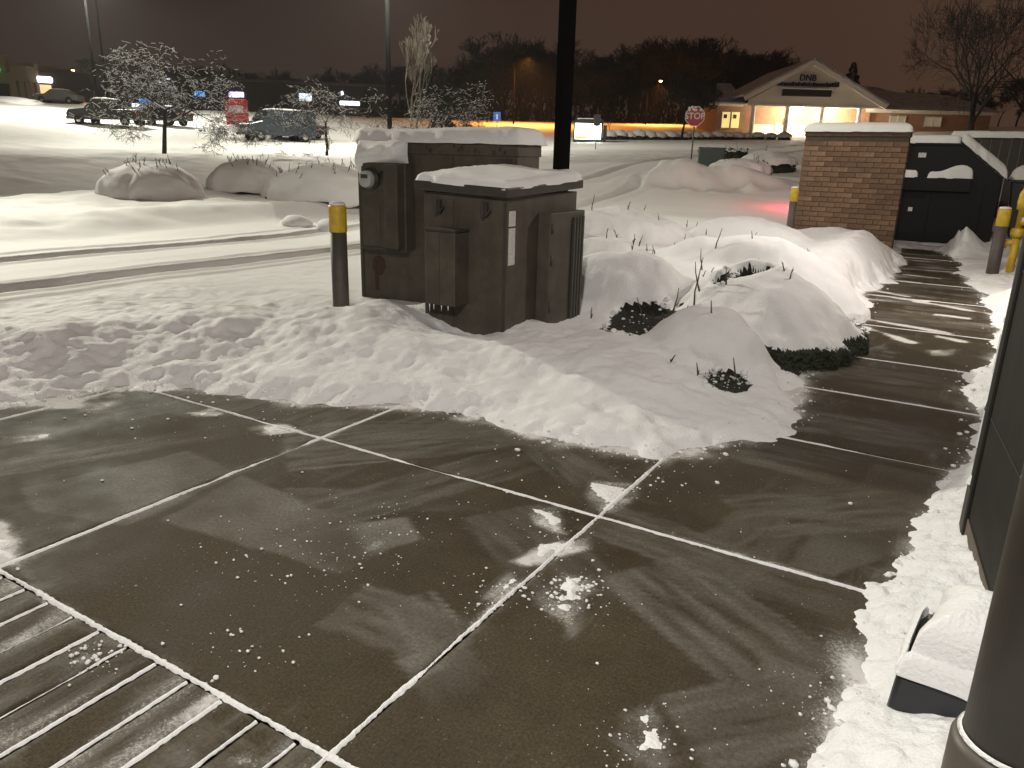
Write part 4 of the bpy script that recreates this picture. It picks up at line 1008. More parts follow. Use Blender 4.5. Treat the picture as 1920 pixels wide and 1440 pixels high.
lamp('flood_light', 'SPOT', (x - .5, y + .6, 8.5), 2900, LOT, .25, (-9.5, 25, .5), 120, 1.0)
lot_pole(205, 212, 88, 11.5, 'distant unlit lamp post behind the orange shop signs', 0, 0, .12, False)

# ------------------------------------------------------------------ trees
def tree_segs(seed, H, levels=5, spread=.75, trunk=.25, r0=.1, kids=(3, 5), up=.25, droop=0, multi=1, lenf=.72):
    r = random.Random(seed); S = []
    def grow(p, d, L, rad, lv):
        n = 3 if lv < levels else 2; q = p
        for i in range(n):
            d = (d + Vector((r.uniform(-.16, .16), r.uniform(-.16, .16), up * .12 - droop * .1 * lv))).normalized()
            e = q + d * (L / n); ra = rad * (1 - .35 * i / n); rb = rad * (1 - .35 * (i + 1) / n); S.append((q, e, ra, rb, lv)); q = e
            if lv < levels and i > 0:
                for k in range(r.randint(*kids) if i == n - 1 else r.randint(0, 2)):
                    az = r.uniform(0, 6.283); o = d.orthogonal().normalized(); o.rotate(Matrix.Rotation(az, 3, d))
                    nd = (d * (1 - spread * .5) + o * spread * r.uniform(.6, 1.2) + Vector((0, 0, up * .4 - droop * .25 * lv))).normalized()
                    grow(e, nd, L * lenf * r.uniform(.7, 1.1), rb * r.uniform(.5, .72), lv + 1)
    for m in range(multi):
        a = r.uniform(0, 6.28); dd = Vector((.12 * math.cos(a) * (multi > 1), .12 * math.sin(a) * (multi > 1), 1)).normalized()
        grow(Vector((0, 0, -.1)), dd, H * trunk, r0, 0)
    mx = max(s[1].z for s in S); k = H / mx
    return [(a * k, b * k, ra, rb, lv) for a, b, ra, rb, lv in S]
def seg_mesh(name, segs, n, rmin=.004, lift=0, rs=1.0, add=0.0):
    V = []; F = []
    for a, b, ra, rb, lv in segs:
        d = b - a
        if d.length < 1e-5: continue
        d.normalize(); o = d.orthogonal().normalized(); q = d.cross(o); k0 = len(V)
        for p, rad in ((a, ra), (b, rb)):
            rad = max(rad * rs + add, rmin)
            for i in range(n):
                t = 6.2832 * i / n; w_ = p + o * (rad * math.cos(t)) + q * (rad * math.sin(t)); V.append((w_.x, w_.y, w_.z + lift))
        for i in range(n): F.append((k0 + i, k0 + (i + 1) % n, k0 + n + (i + 1) % n, k0 + n + i))
    me = bpy.data.meshes.new(name); me.from_pydata(V, [], F); me.polygons.foreach_set('use_smooth', [True] * len(F)); return me
BARK = mat('bark', (.030, .024, .018), .9); BARKP = mat('bark_pale', (.16, .135, .105), .9)
def make_tree(name, label, loc, segs, rz=0, bark=BARK, snow=0, rmin=.006, group=None, seed=0, tl=1):
    t = thing(name, label, 'tree', loc, rz, group)
    link('trunk', seg_mesh('trunk', [s for s in segs if s[4] < tl], 8, rmin), t, bark)
    link('crown', seg_mesh('crown', [s for s in segs if s[4] >= tl], 3 if len(segs) > 1500 else 4, rmin), t, bark)
    if snow:
        r = random.Random(seed)
        sn = [(a, b, max(ra * .9, snow), max(rb * .9, snow), lv) for a, b, ra, rb, lv in segs if lv >= 1 and abs((b - a).normalized().z) < .8 and r.random() < .24]
        link('snow_on_branches', seg_mesh('snow_on_branches', sn, 4, .01, snow * .9), t, SNOWF)
    return t
T1 = [(Vector((a.x * 1.3, a.y * 1.3, a.z)), Vector((b.x * 1.3, b.y * 1.3, b.z)), c, d, e) for a, b, c, d, e in tree_segs(11, 5.0, 6, 1.0, .22, .11, (3, 3), .10, .18, 1, .76)]
make_tree('ornamental_tree', 'wide spreading leafless tree dusted with snow, behind the round snowy shrub', (*ground_at(308, 296, 35)[:2], ground_at(308, 296, 35)[2]), T1, .4, snow=.006, rmin=.006, seed=1)
T2 = [(Vector((a.x * 1.35, a.y * 1.35, a.z)), Vector((b.x * 1.35, b.y * 1.35, b.z)), c, d, e) for a, b, c, d, e in tree_segs(23, 3.7, 6, 1.0, .30, .085, (2, 3), .02, .20, 1, .76)]
make_tree('ornamental_tree', 'low snow-laden tree leaning beside the parked van', ground_at(612, 292, 38), T2, 1.2, snow=.008, rmin=.006, seed=2)
T3 = [(Vector((a.x * 1.2, a.y * 1.2, a.z)), Vector((b.x * 1.2, b.y * 1.2, b.z)), c, d, e) for a, b, c, d, e in tree_segs(37, 3.7, 6, .9, .26, .08, (2, 3), .05, .15, 1, .76)]
make_tree('ornamental_tree', 'small snow-laden tree seen over the utility cabinet roof', ground_at(835, 260, 40), T3, 2.0, snow=.008, rmin=.007, seed=3)
T4 = [(Vector((a.x * .62, a.y * .62, a.z)), Vector((b.x * .62, b.y * .62, b.z)), c, d, e) for a, b, c, d, e in tree_segs(41, 7.2, 5, .45, .50, .08, (2, 3), .45, 0, 2, .6)]
make_tree('birch_tree', 'tall pale twin-stemmed leafless tree beside the slim pole', ground_at(775, 255, 43), T4, .3, BARKP, rmin=.010, seed=4, tl=2)
T5 = [(Vector((a.x * .72, a.y * .72, a.z)), Vector((b.x * .72, b.y * .72, b.z)), c * .8, d * .8, e) for a, b, c, d, e in tree_segs(52, 6.4, 5, .72, .26, .13, (2, 4), .35, 0, 2)]
make_tree('street_tree', 'dark leafless tree with upright limbs rising behind the dumpster', ground_at(1815, 280, 25.5), T5, 0, rmin=.005, seed=5)
make_tree('street_tree', 'dark leafless tree leaning by the fence behind the snow-filled bin', ground_at(1925, 270, 29), tree_segs(53, 5.8, 5, .8, .25, .11, (2, 4), .25, 0), 1, rmin=.005, seed=6)
# low frosted shrubs between the trees, seen over the cabinet roof
# woodland far behind
PROTO = [tree_segs(80 + i, 12, 5, .62, .30, .20, (3, 4), .35, 0, 1) for i in range(4)]
WM = [(seg_mesh('trunk', [s for s in P_ if s[4] < 2], 5, .05), seg_mesh('crown', [s for s in P_ if s[4] >= 2], 3, .028)) for P_ in PROTO]
WB = mat('wood_bark', (.026, .019, .014), .95)
for a, b_ in WM: a.materials.append(WB); b_.materials.append(WB)
def wood_tree(px, ytop, D, k, lab, grp='leafless trees of the wood', sx=1.0):
    x, y, z = ground_at(px, 240, D); top = at(px, ytop, D)[2]; H = top - z
    t = thing('woodland_tree', lab, 'tree', (x, y, z - .2), rnd.uniform(0, 6.28), grp)
    s = H / 12; t.scale = (s * sx, s * sx, s)
    for nm, me in zip(('trunk', 'crown'), WM[k]):
        o = bpy.data.objects.new(nm, me); COL.objects.link(o); o.parent = t
tops = [(770, 150), (800, 135), (828, 120), (850, 112), (880, 105), (905, 95), (930, 75), (955, 62), (985, 60), (1010, 80), (1035, 105), (1062, 112), (1090, 108), (1115, 110), (1140, 105), (1165, 112), (1190, 85), (1212, 75), (1240, 80), (1262, 72), (1290, 72), (1315, 70), (1340, 78), (1365, 90), (1390, 86), (1415, 88), (1440, 92), (1465, 100), (1490, 115)]
WLAB = lambda px: 'behind the pale twin-stemmed tree' if px < 900 else 'beyond the small blue sign' if px < 1020 else 'above the lit roadside sign' if px < 1170 else 'around the orange street lamp' if px < 1300 else 'between the stop sign and the bank'
for i, (px, yt) in enumerate(tops):
    for j in range(3):
        wood_tree(px + rnd.uniform(-14, 14), yt + rnd.uniform(-8, 10) + j * 22, 112 + j * 9 + rnd.uniform(-4, 4), (i + j * 2) % 4, ('low front ', 'leafless ', 'tall leafless ')[2 - j] + 'tree in the dark wood ' + WLAB(px), 'trees of the wood ' + WLAB(px), 1.25)
SL = lambda px: 'above the parked pickup truck' if px < 340 else 'above the blue and violet signs' if px < 460 else 'above the parked van' if px < 560 else 'above the white signs' if px < 680 else 'near the slim pole'
for i in range(22):
    px = 240 + i * 25; wood_tree(px + rnd.uniform(-9, 9), 138 + rnd.uniform(-22, 14), 128 + rnd.uniform(-4, 4), i % 4, 'dim leafless tree behind the shops, ' + SL(px), 'trees behind the shops ' + SL(px), 1.2)
for i in range(8):
    wood_tree(1700 + i * 34, 150 + rnd.uniform(-10, 25), 120, i % 4, 'leafless tree beyond the bank roof', 'trees beyond the bank', 1.2)
wood_tree(182, 104, 84, 1, 'rounded leafless tree lit from below beside the orange street lamp', 'lone trees among the shops', 1.5)
wood_tree(1142, 205, 72, 2, 'small leafless tree right of the lit roadside sign', 'roadside trees', 1.3)
wood_tree(1280, 130, 64, 0, 'leafless tree lit orange behind the stop sign', 'roadside trees of the street', 1.25)
TH = MB(); r9 = random.Random(90)
for k in range(9000):
    px = r9.uniform(240, 1500); D = r9.uniform(118, 142); x, y, z = ground_at(px, 240, D); hh = (3.5 + 3.5 * float(vnoise(np.array([px * .03]), np.array([0.]), 4)[0])) if px > 760 else 2.5
    p = Vector((x, y, z + hh * r9.random() ** 1.2)); d1 = Vector((r9.uniform(-.5, .5), r9.uniform(-.5, .5), 1)) * r9.uniform(.5, 1.1); w_ = Vector((RGT[0], RGT[1], 0)) * r9.uniform(.04, .22)
    TH.add([p - w_, p + w_, p + d1], [(0, 1, 2)])
tag(link('thicket', (lambda m: (m.from_pydata(TH.v, [], TH.f), m)[1])(bpy.data.meshes.new('thicket')), None, WB), 'dense dark undergrowth of the far wood', 'undergrowth', kind='stuff')
# evergreens
EVG = mat('evergreen', (.020, .032, .016), .8)
def conifer(px, py, D, ytop, lab, w=.22):
    x, y, z = ground_at(px, py, D); H = at(px, ytop, D)[2] - z; r = random.Random(int(px)); t = thing('pine_tree', lab, 'tree', (x, y, z))
    MB().lathe([(.18, -.2), (.03, H * .97)], n=7).build('trunk', BARK, t, True)
    m = MB(); n = 34
    for k in range(n):
        zz = H * (.12 + .86 * k / n); R = H * w * (1 - k / n) ** .8 + .15
        for q in range(9):
            a = r.uniform(0, 6.28); l = R * r.uniform(.6, 1.1); e = Vector((math.cos(a) * l, math.sin(a) * l, zz - l * .25)); c = Vector((0, 0, zz))
            sd = Vector((-math.sin(a), math.cos(a), 0)) * (.16 + .1 * l)
            for f_ in (.35, .6, .85):
                p = c.lerp(e, f_); m.add([p - sd * (1.1 - f_), p + sd * (1.1 - f_), e * 1.0 + Vector((0, 0, .05))], [(0, 1, 2)]); m.add([p + Vector((0, 0, -.15)), p + Vector((0, 0, .25)), e], [(0, 1, 2)])
    m.build('crown', EVG, t)
conifer(828, 240, 70, 130, 'dark green pine behind the pale twin-stemmed tree')
conifer(1590, 200, 105, 116, 'dark pine top showing above the bank roof', .3)
conifer(690, 240, 90, 165, 'dim green pine between the shops and the slim pole', .3)

# ------------------------------------------------------------------ far shrubs
GREEN = mat('shrub_green', (.022, .026, .016), .9)
def dome_shrub(name, lab, loc, rx, ry, h, rz=0, grp=None, snow=.8, twigs=8, seed=0, full=True, fol_low=.28):
    t = thing(name, lab, 'shrub', loc, rz, grp); r = random.Random(seed)
    nu, nv = (72, 26) if full else (20, 8)
    u = np.linspace(0, 2 * math.pi, nu + 1); v = np.linspace(0, 1, nv)
    U, Vv = np.meshgrid(u, v, indexing='xy')
    rad = np.sin(np.clip(Vv, 0, 1) * math.pi * .56); zz = np.cos(Vv * math.pi * .56)
    nzv = fbm(np.cos(U) * rad * 2 + seed * 3, np.sin(U) * rad * 2, 1.2, 4, 500 + seed)
    low = fol_low + .14 * fbm(np.cos(U) * 2 + seed, np.sin(U) * 2, 1.6, 3, 520 + seed)
    nzv = nzv + .5 * fbm(np.cos(U) * rad * 3 + seed, np.sin(U) * rad * 3, 2.5, 3, 530 + seed); X = np.cos(U) * rad * rx * (1 + .10 * nzv); Y = np.sin(U) * rad * ry * (1 + .10 * nzv); Z = h * (low + (1 - low) * np.maximum(zz, -.12)) * (1 + .05 * nzv)
    X[:, -1] = X[:, 0]; Y[:, -1] = Y[:, 0]; Z[:, -1] = Z[:, 0]
    me, _ = grid_mesh('snow_cap', X, Y, Z); link('snow_cap', me, t, SNOWF)
    m = MB(); n = 420 if full else 46
    for k in range(n):
        a = r.uniform(0, 6.28); q = r.uniform(.72, 1.0) if full else r.uniform(.6, 1.0); z = h * r.uniform(0, fol_low * 1.25); p = Vector((math.cos(a) * rx * q * .97, math.sin(a) * ry * q * .97, z))
        s_ = (.05 if full else .07) * r.uniform(.6, 1.5); d1 = Vector((r.uniform(-1, 1), r.uniform(-1, 1), r.uniform(-1, 1))).normalized() * s_; d2 = Vector((r.uniform(-1, 1), r.uniform(-1, 1), r.uniform(-1, 1))).normalized() * s_
        m.add([p - d1, p + d2, p + d1, p - d2], [(0, 1, 2, 3)])
    m.lathe([(.80, -.1), (.88, .12 * h), (.74, fol_low * h)], n=20); nb = 60
    for i in range(len(m.v) - nb, len(m.v)): x_, y_, z_ = m.v[i]; m.v[i] = (x_ * rx, y_ * ry, z_)
    m.build('foliage', GREEN, t)
    if twigs:
        m = MB()
        for k in range(twigs):
            a = r.uniform(0, 6.28); q = r.uniform(.2, .85); x_, y_ = math.cos(a) * rx * q, math.sin(a) * ry * q; dead_twig(m, (x_, y_, h * math.sqrt(max(0, 1 - q * q)) * .95), r.uniform(.15, .35), r, .5, .012, 2)
        tag(m.build('twigs', TWIG, t), kind='stuff')
    return t
x, y, z = ground_at(287, 372, 19.6); dome_shrub('shrub', 'round snow-covered shrub alone on the median with a dark base', (x, y, z - .05), 1.34, 1.0, .95, math.radians(30), 'shrubs on the median', twigs=26, seed=1, fol_low=.10)
x, y, z = ground_at(470, 352, 22.0); dome_shrub('shrub', 'snow-covered shrub on the median joined to the long shrub by the cabinet', (x, y, z - .05), 1.2, 1.0, .92, math.radians(30), 'shrubs on the median', twigs=26, seed=2, fol_low=.10)
x, y, z = ground_at(615, 362, 20.8); dome_shrub('shrub', 'long snow-covered shrub on the median partly behind the utility cabinet', (x, y, z - .05), 1.75, 1.1, .98, math.radians(34), 'shrubs on the median', twigs=34, seed=3, fol_low=.06)
# small snow mounds at the median kerb
m = MB(); 
for px, py, D, r_ in ((553, 388, 17.0, .30), (620, 402, 16.4, .30)):
    x, y, z = ground_at(px, py, D); m.blob((x, y, z), r_, int(px), (1.3, 1, .75), 14, j=.12)
tag(m.build('snow_mounds', SNOWF, None, True), 'smooth snow mounds at the median edge', 'snow', kind='stuff')
# right: shrubs by the stop sign
x, y, z = ground_at(1440, 318, 26.5); dome_shrub('shrub', 'snow-topped shrub with a dark underside beyond the ploughed pile', (x, y, z - .05), .95, .7, .72, .3, 'shrubs by the stop sign', twigs=2, seed=5, fol_low=.45)
x, y, z = ground_at(1388, 330, 24.6); dome_shrub('shrub', 'shrub half buried in the red-lit ploughed pile', (x, y, z - .1), 1.0, .7, .66, .3, 'shrubs by the stop sign', twigs=12, seed=6, fol_low=.42)
x, y, z = ground_at(1378, 305, 29); dome_shrub('shrub', 'small dark shrub top beside the green utility box', (x, y, z + .05), .45, .4, .5, .3, 'shrubs by the stop sign', twigs=3, seed=9, fol_low=.75)
# green utility box
x, y, z = ground_at(1332, 305, 28); t = thing('utility_box', 'low green utility box with snow on top near the stop sign', 'utility box', (x, y, z), .35)
MB().prism([(-.55, -.2), (.55, -.2), (.55, .55), (-.55, .7)], -.45, .45, 'x').build('body', mat('box_green', (.035, .06, .045), .5), t, bevel=.03)
MB().box(-.46, -.451, -.35, .35, .1, .5).build('door', mat('box_green2', (.03, .05, .04), .5), t)
snow_slab('snow_cap', -.45, .45, -.55, .55, lambda X, Y: .66 - .136 * (Y + .55), .12, t, 31, .04, .12, 20)

# row of clipped shrubs along the street by the bank
xs = list(np.linspace(1122, 1215, 6)) + list(np.linspace(1232, 1345, 6)) + [1362, 1382, 1400, 1420, 1445, 1470]
CL = lambda px: 'next to the lit roadside sign' if px < 1150 else 'between the lit sign and the street lamp' if px < 1225 else 'near the stop sign' if px < 1350 else 'in front of the bank'
for i, px in enumerate(xs):
    x, y, z = hit(px, 262 - .0 * i, 40, 90); 
    big = .72 if px < 1350 else .62
    dome_shrub('clipped_shrub', 'round clipped snow-capped shrub beyond the street, ' + CL(px), (x, y, z - .05), big * rnd.uniform(.85, 1.15), big * rnd.uniform(.8, 1), big * rnd.uniform(1.0, 1.25), 0, 'clipped shrubs ' + CL(px), twigs=0, seed=40 + i, full=False, fol_low=.42)

# ------------------------------------------------------------------ text helper
def text_mesh(name, s, size, m, parent, depth=.01, align='CENTER'):
    c = bpy.data.curves.new(name, 'FONT'); c.body = s; c.size = size; c.align_x = align; c.align_y = 'CENTER'; c.extrude = depth; c.offset = size * .012
    o = bpy.data.objects.new('tmp', c); COL.objects.link(o); bpy.context.view_layer.update()
    me = bpy.data.meshes.new_from_object(o.evaluated_get(bpy.context.evaluated_depsgraph_get())); bpy.data.objects.remove(o)
    me.name = name; me.materials.clear()
    return link(name, me, parent, m)
# stop sign
x, y, z = at(1303, 218, 31); g = tz(x, y)
face = math.atan2(-y, -x) + math.pi / 2 - .12
t = thing('stop_sign', 'red octagonal stop sign with snow stuck to its top, on a thin post', 'sign', (x, y, g), face)
zc = z - g; R_ = .415
MB().tube((0, .04, -.2), (0, .04, zc + .3), .03, .03, 8).build('post', mat('post_grey', (.12, .12, .11), .5), t, True)
oc = [(R_ * math.cos(math.pi / 8 + k * math.pi / 4), zc + R_ * math.sin(math.pi / 8 + k * math.pi / 4)) for k in range(8)]
MB().prism(oc, -.004, .004, 'y').build('rim', mat('sign_white', (.75, .75, .75), .5), t)
oc = [(R_ * .93 * math.cos(math.pi / 8 + k * math.pi / 4), zc + R_ * .93 * math.sin(math.pi / 8 + k * math.pi / 4)) for k in range(8)]
MB().prism(oc, -.008, -.0045, 'y').build('face', mat('sign_red', (.42, .02, .025), .45), t)
o = text_mesh('lettering', 'STOP', .34, mat('sign_white'), t, .002); o.rotation_euler = (math.pi / 2, 0, 0); o.location = (0, -.011, zc)
s = MB()
for k in range(14): s.blob((rnd.uniform(-.25, .25), -.01, zc + .26 + rnd.uniform(-.04, .1)), rnd.uniform(.02, .05), k, (1.2, .15, 1), 8)
s.build('stuck_snow', SNOWF, t)

# lit roadside sign
x, y, z = at(1103, 262, 58); g = tz(x, y)
face = math.atan2(-y, -x) + math.pi / 2 + .05
t = thing('roadside_sign', 'bright lit white roadside sign with a yellow strip and snowy cap', 'sign', (x, y, g - .05), face)
MB().box(-1.15, 1.05, -.2, .25, -.2, 1.52).build('cabinet', mat('sign_case', (.03, .03, .03), .5), t)
MB().box(-1.05, .92, -.23, -.201, .26, 1.40).build('lit_panel', mat('sign_light', (.9, .95, .9), .4, emit=(.86, 1.0, .90), estr=7.0), t)
MB().box(-1.03, -.12, -.245, -.232, .28, .46).build('yellow_strip', mat('sign_yellow', (.8, .55, .05), .4, emit=(1.0, .62, .04), estr=.9), t)
MB().prism([(-1.3, 1.521), (1.25, 1.521), (.9, 1.72), (-.7, 1.72)], -.3, .3, 'y').build('cap', mat('sign_case'), t)
snow_slab('cap_snow', -.9, .9, -.25, .25, 1.70, .08, t, 41, .05, .1, 16)
MB().box(1.12, 1.36, -.16, .16, -.2, 1.30).build('pillar', mat('sign_case'), t)
# small sign post in front of the lit sign, seen from behind
x, y, z = at(1117, 272, 45); g = tz(x, y); t = thing('road_sign', 'small grey sign on a thin post, in front of the lit roadside sign', 'sign', (x, y, g), .5)
MB().tube((0, 0, -.3), (0, 0, 1.9), .03, .03, 6).build('post', mat('post_grey'), t)
MB().box(-.2, .2, -.02, .0, 1.3, 1.95).build('plate', mat('plate_grey', (.12, .11, .10), .5), t)
# blue sign with a white arrow
x, y, z = at(932, 219, 66); g = tz(x, y); zc = z - g; face = math.atan2(-y, -x) + math.pi / 2
t = thing('direction_sign', 'small blue sign with a white upright symbol, on a post left of the black pole', 'sign', (x, y, g), face)
MB().tube((0, .03, -.3), (0, .03, zc), .035, .035, 6).build('post', mat('post_grey'), t)
MB().box(-.32, .32, -.015, .0, zc - .36, zc + .40).build('plate', mat('sign_blue', (.02, .10, .42), .4, emit=(.03, .14, .6), estr=.28), t)
s = MB(); s.box(-.05, .05, -.022, -.016, zc - .22, zc + .2); s.prism([(-.12, zc + .08), (.12, zc + .08), (0, zc + .28)], -.022, -.016, 'y'); s.build('symbol', mat('symbol_white', (.7, .7, .7), .5, emit=(.6, .7, 1), estr=.15), t)

# ------------------------------------------------------------------ sodium street lamps
def street_lamp(px, py, D, lab, power, lit=True, target=None, H=None, gy=None):
    x, y, z = at(px, py, D); g = tz(x, y); H = z - g
    face = math.atan2(-y, -x) + .6
    t = thing('street_lamp', lab, 'street lamp', (x, y, g), face)
    MB().lathe([(.10, -.3), (.06, H + .1)], c=(-2.6, 0, 0), n=8).build('shaft', POLE, t, True)
    MB().tube((-2.6, 0, H + .05), (0, 0, H + .22), .04, .035, 6).build('arm', POLE, t)
    h = MB().box(-.25, .4, -.16, .16, H + .1, H + .28).build('lamp_head', POLE, t, bevel=.05)
    if lit: MB().blob((.08, 0, H + .06), .17, 3, (1.3, 1, .8), 10, j=0).build('lens', mat('sodium_glass', (.9, .6, .3), .3, emit=(1.0, .55, .16), estr=26), h, True)
    if power: lamp('sodium_light', 'SPOT', (x, y, z - .15), power, SODIUM, .2, (x, y, g), 165, 1.0)
    return t
street_lamp(1238, 153, 94, 'orange glowing street lamp among the trees left of the bank', 9000)
street_lamp(136, 133, 95, 'orange glowing street lamp among the shops', 2500)
street_lamp(439, 152, 110, 'small orange street lamp far above the red kiosk', 1500)
street_lamp(990, 104, 84, 'street lamp with a snowy head left of the black pole, over the orange-lit road', 17000, lit=False)

# ------------------------------------------------------------------ bank building
def bank_building():
    D = 76
    L0 = at(1400, 262, D); R0 = at(1655, 268, D)
    dx, dy = R0[0] - L0[0], R0[1] - L0[1]; Wd = math.hypot(dx, dy); rz = math.atan2(dy, dx)
    mid = ((L0[0] + R0[0]) / 2, (L0[1] + R0[1]) / 2); g = tz(*mid) - .1
    t = thing('bank_building', 'single-storey bank with a gabled portico on white columns, lit from inside', 'building', (mid[0], mid[1], g), rz)
    u = Wd / 266.0               # metres per picture pixel at the portico
    X = lambda px, py=240: (px - 1527.5 - (265 - py) * .135) * u
    Zz = lambda py: (265 - py) * u * .94 + .1
    WHT = mat('bank_white', (.72, .69, .62), .7); STUC = mat('bank_stucco', (.62, .58, .51), .85); BRK = mat('bank_brick', (.34, .185, .105), .85, var=.2, vscale=2)
    ROOF = mat('bank_roof', (.42, .43, .48), .9, var=.35, vscale=1.2)
    # portico gable
    apx, apz = X(1525, 122), Zz(122); l, r = X(1392, 193), X(1665, 193); ez = Zz(193)
    MB().prism([(l + .5, Zz(208)), (r - .9, Zz(208)), (r - .9, ez - .3), (apx, apz - .5), (l + .5, ez - .3)], 0, .5, 'y').build('gable', STUC, t)
    for s_, (ex, ey) in enumerate(((l - .15, ez - .05), (r + .1, ez - .55))):
        a = Vector((ex, 0, ey)); b = Vector((apx, 0, apz)); d = (b - a).normalized(); nn = Vector((-d.z, 0, d.x)); nn = nn if nn.z > 0 else -nn
        v = [a, b, b - nn * .42, a - nn * .42]
        MB().prism([(p.x, p.z) for p in v], -.25, -.02, 'y').build('fascia', WHT, t)
        q = MB(); q.hexa([(a.x, -.3, a.z + .02), (b.x, -.3, b.z + .02), (b.x, 14, b.z + .02), (a.x, 14, a.z + .02)] + [(p.x + nn.x * .18, yy, p.z + nn.z * .18 + .02) for p, yy in ((a, -.3), (b, -.3), (b, 14), (a, 14))]); q.build('portico_roof', ROOF, t)
    MB().box(l + .45, r - .5, -.06, .6, Zz(211), Zz(207.5)).build('beam', WHT, t)
    cm = None
    for k, px in enumerate((1406, 1472, 1539, 1612)):
        c = MB(); c.lathe([(.30, -.1), (.30, .15), (.23, .2), (.20, Zz(214)), (.28, Zz(212)), (.28, Zz(211) - .004)], n=14)
        o = c.build('column', WHT, t, True); o.location = (X(px), .25, 0)
    # recessed porch: back wall, ceiling, lamp
    MB().box(X(1418), X(1665), 4.0, 4.3, 0, Zz(207)).build('porch_wall', BRK, t)
    MB().box(X(1418), X(1665), 3.9, 3.999, 0, 1.15).build('wainscot', mat('bank_pale', (.62, .56, .48), .8), t)
    MB().box(X(1400), X(1665), .62, 4.3, Zz(206.5), Zz(204)).build('porch_ceiling', WHT, t)
    MB().box(X(1392), X(1680), -.4, 4.3, -.3, .08).build('porch_floor', mat('bank_pale'), t)
    dr = MB().box(X(1409), X(1421), 3.5, 3.7, 0, Zz(220)).build('door', mat('bank_door', (.05, .05, .045), .4), t)
    MB().box(X(1409), X(1421), 3.45, 3.499, Zz(219), Zz(216)).build('door_frame', WHT, dr)
    a = MB().box(X(1492), X(1508), 3.7, 3.899, .35, 1.9).build('cash_machine', mat('atm', (.6, .62, .65), .4), t)
    MB().box(X(1495), X(1504), 3.68, 3.699, .9, 1.6).build('screen', mat('atm_screen', (.05, .1, .4), .3, emit=(.1, .3, 1), estr=1.2), a)
    MB().box(X(1475), X(1483), 3.75, 3.899, .6, 1.3).build('notice', mat('bank_pale'), t)
    lp = MB().box(X(1495), X(1517), 1.8, 2.4, Zz(207) - .10, Zz(206.5) - .003).build('ceiling_lamp', mat('porch_lamp', (1, .9, .7), .3, emit=(1.0, .80, .5), estr=22), t)
    # left wing
    MB().box(X(1350), X(1418), 3.2, 12, -.1, Zz(207)).build('wing_wall', BRK, t)
    MB().box(X(1345), X(1400), 2.9, 3.19, Zz(209), Zz(204)).build('wing_fascia', WHT, t)
    for px in (1369, 1388):
        wn = MB().box(X(px - 7.5), X(px + 8), 3.15, 3.199, .7, Zz(221)).build('window', mat('bank_window', (.8, .7, .3), .4, emit=(1.0, .82, .30), estr=.62), t)
        MB().box(X(px - 8.5), X(px - 7.3), 3.1, 3.149, .6, Zz(219)).build('window_frame', WHT, wn)
        MB().box(X(px - 5), X(px + 2), 3.12, 3.148, 1.6, 2.0).build('poster', mat('dark_print', (.05, .04, .03)), wn)
    rw = MB(); rw.hexa([(X(1342), 2.7, Zz(205)), (X(1402), 2.7, Zz(205)), (X(1402), 9, Zz(156)), (X(1372), 9, Zz(156)), (X(1342), 2.7, Zz(205) + .15), (X(1402), 2.7, Zz(205) + .15), (X(1402), 9, Zz(156) + .15), (X(1372), 9, Zz(156) + .15)]); rw.build('wing_roof', ROOF, t)
    # right wing with long hipped roof
    MB().box(X(1640), X(1915), 4.4, 16, -.1, Zz(207)).build('wing_wall', BRK, t)
    MB().box(X(1655), X(1920), 4.0, 4.39, Zz(213), Zz(206)).build('wing_fascia', WHT, t)
    for px in (1725, 1798):
        wn = MB().box(X(px - 16), X(px + 16), 4.33, 4.399, Zz(238), Zz(219)).build('window', mat('bank_dim_window', (.35, .3, .22), .3, emit=(1, .85, .55), estr=.12), t)
        for q in (-16, 0, 16): MB().box(X(px + q) - .06, X(px + q) + .06, 4.3, 4.329, Zz(239), Zz(218)).build('window_frame', WHT, wn)
    rf = MB(); v0 = [(X(1640, 206), 3.8, Zz(206)), (X(1935, 206), 3.8, Zz(206)), (X(1900, 162), 11, Zz(162)), (X(1575, 143), 11, Zz(143)), ]
    rf.add(v0 + [(X(1935), 18, Zz(206)), (X(1640), 18, Zz(206)), (X(1740, 148), 11, Zz(148)), (X(1780, 158), 11, Zz(158))], [(0, 1, 2, 7, 6, 3), (1, 4, 2), (4, 5, 3, 6, 7, 2), (5, 0, 3)]); rf.build('main_roof', ROOF, t)
    # signs
    BL = mat('letters_blue', (.012, .014, .07), .4)
    o = text_mesh('logo_lettering', 'DNB', .8, BL, t, .06); o.rotation_euler = (math.pi / 2, 0, 0); o.location = (X(1513, 156), -.07, Zz(156))
    k = 0; px = 1453
    r2 = random.Random(4)
    while px < 1571:
        wd = r2.uniform(3.2, 5.0); hh = 9 if k in (0,) or px > 1560 else r2.choice((6, 6, 7.5))
        MB().box(X(px, 168), X(px + wd, 168), -.09, -.005, Zz(171.5), Zz(171.5 - hh)).build('small_letter', BL, t); px += wd + r2.uniform(.6, 1.2); k += 1
    br = MB().box(X(1463, 185), X(1556, 185), -.32, -.03, Zz(191), Zz(178)).build('sign_board', mat('board_dark', (.022, .018, .018), .5), t)
    MB().box(X(1462, 185), X(1557, 185), -.36, -.02, Zz(177.9), Zz(175.5)).build('board_snow', SNOWF, br)
    # light in the porch
    M4 = Matrix.Translation((mid[0], mid[1], g)) @ Matrix.Rotation(rz, 4, 'Z')
    for px, pw in ((1506, 900), (1575, 900)):
        p = M4 @ Vector((X(px), 2.1, Zz(207) - .35)); lamp('porch_light', 'POINT', p, pw * 1.5, (1.0, .87, .66), .25)
bank_building()

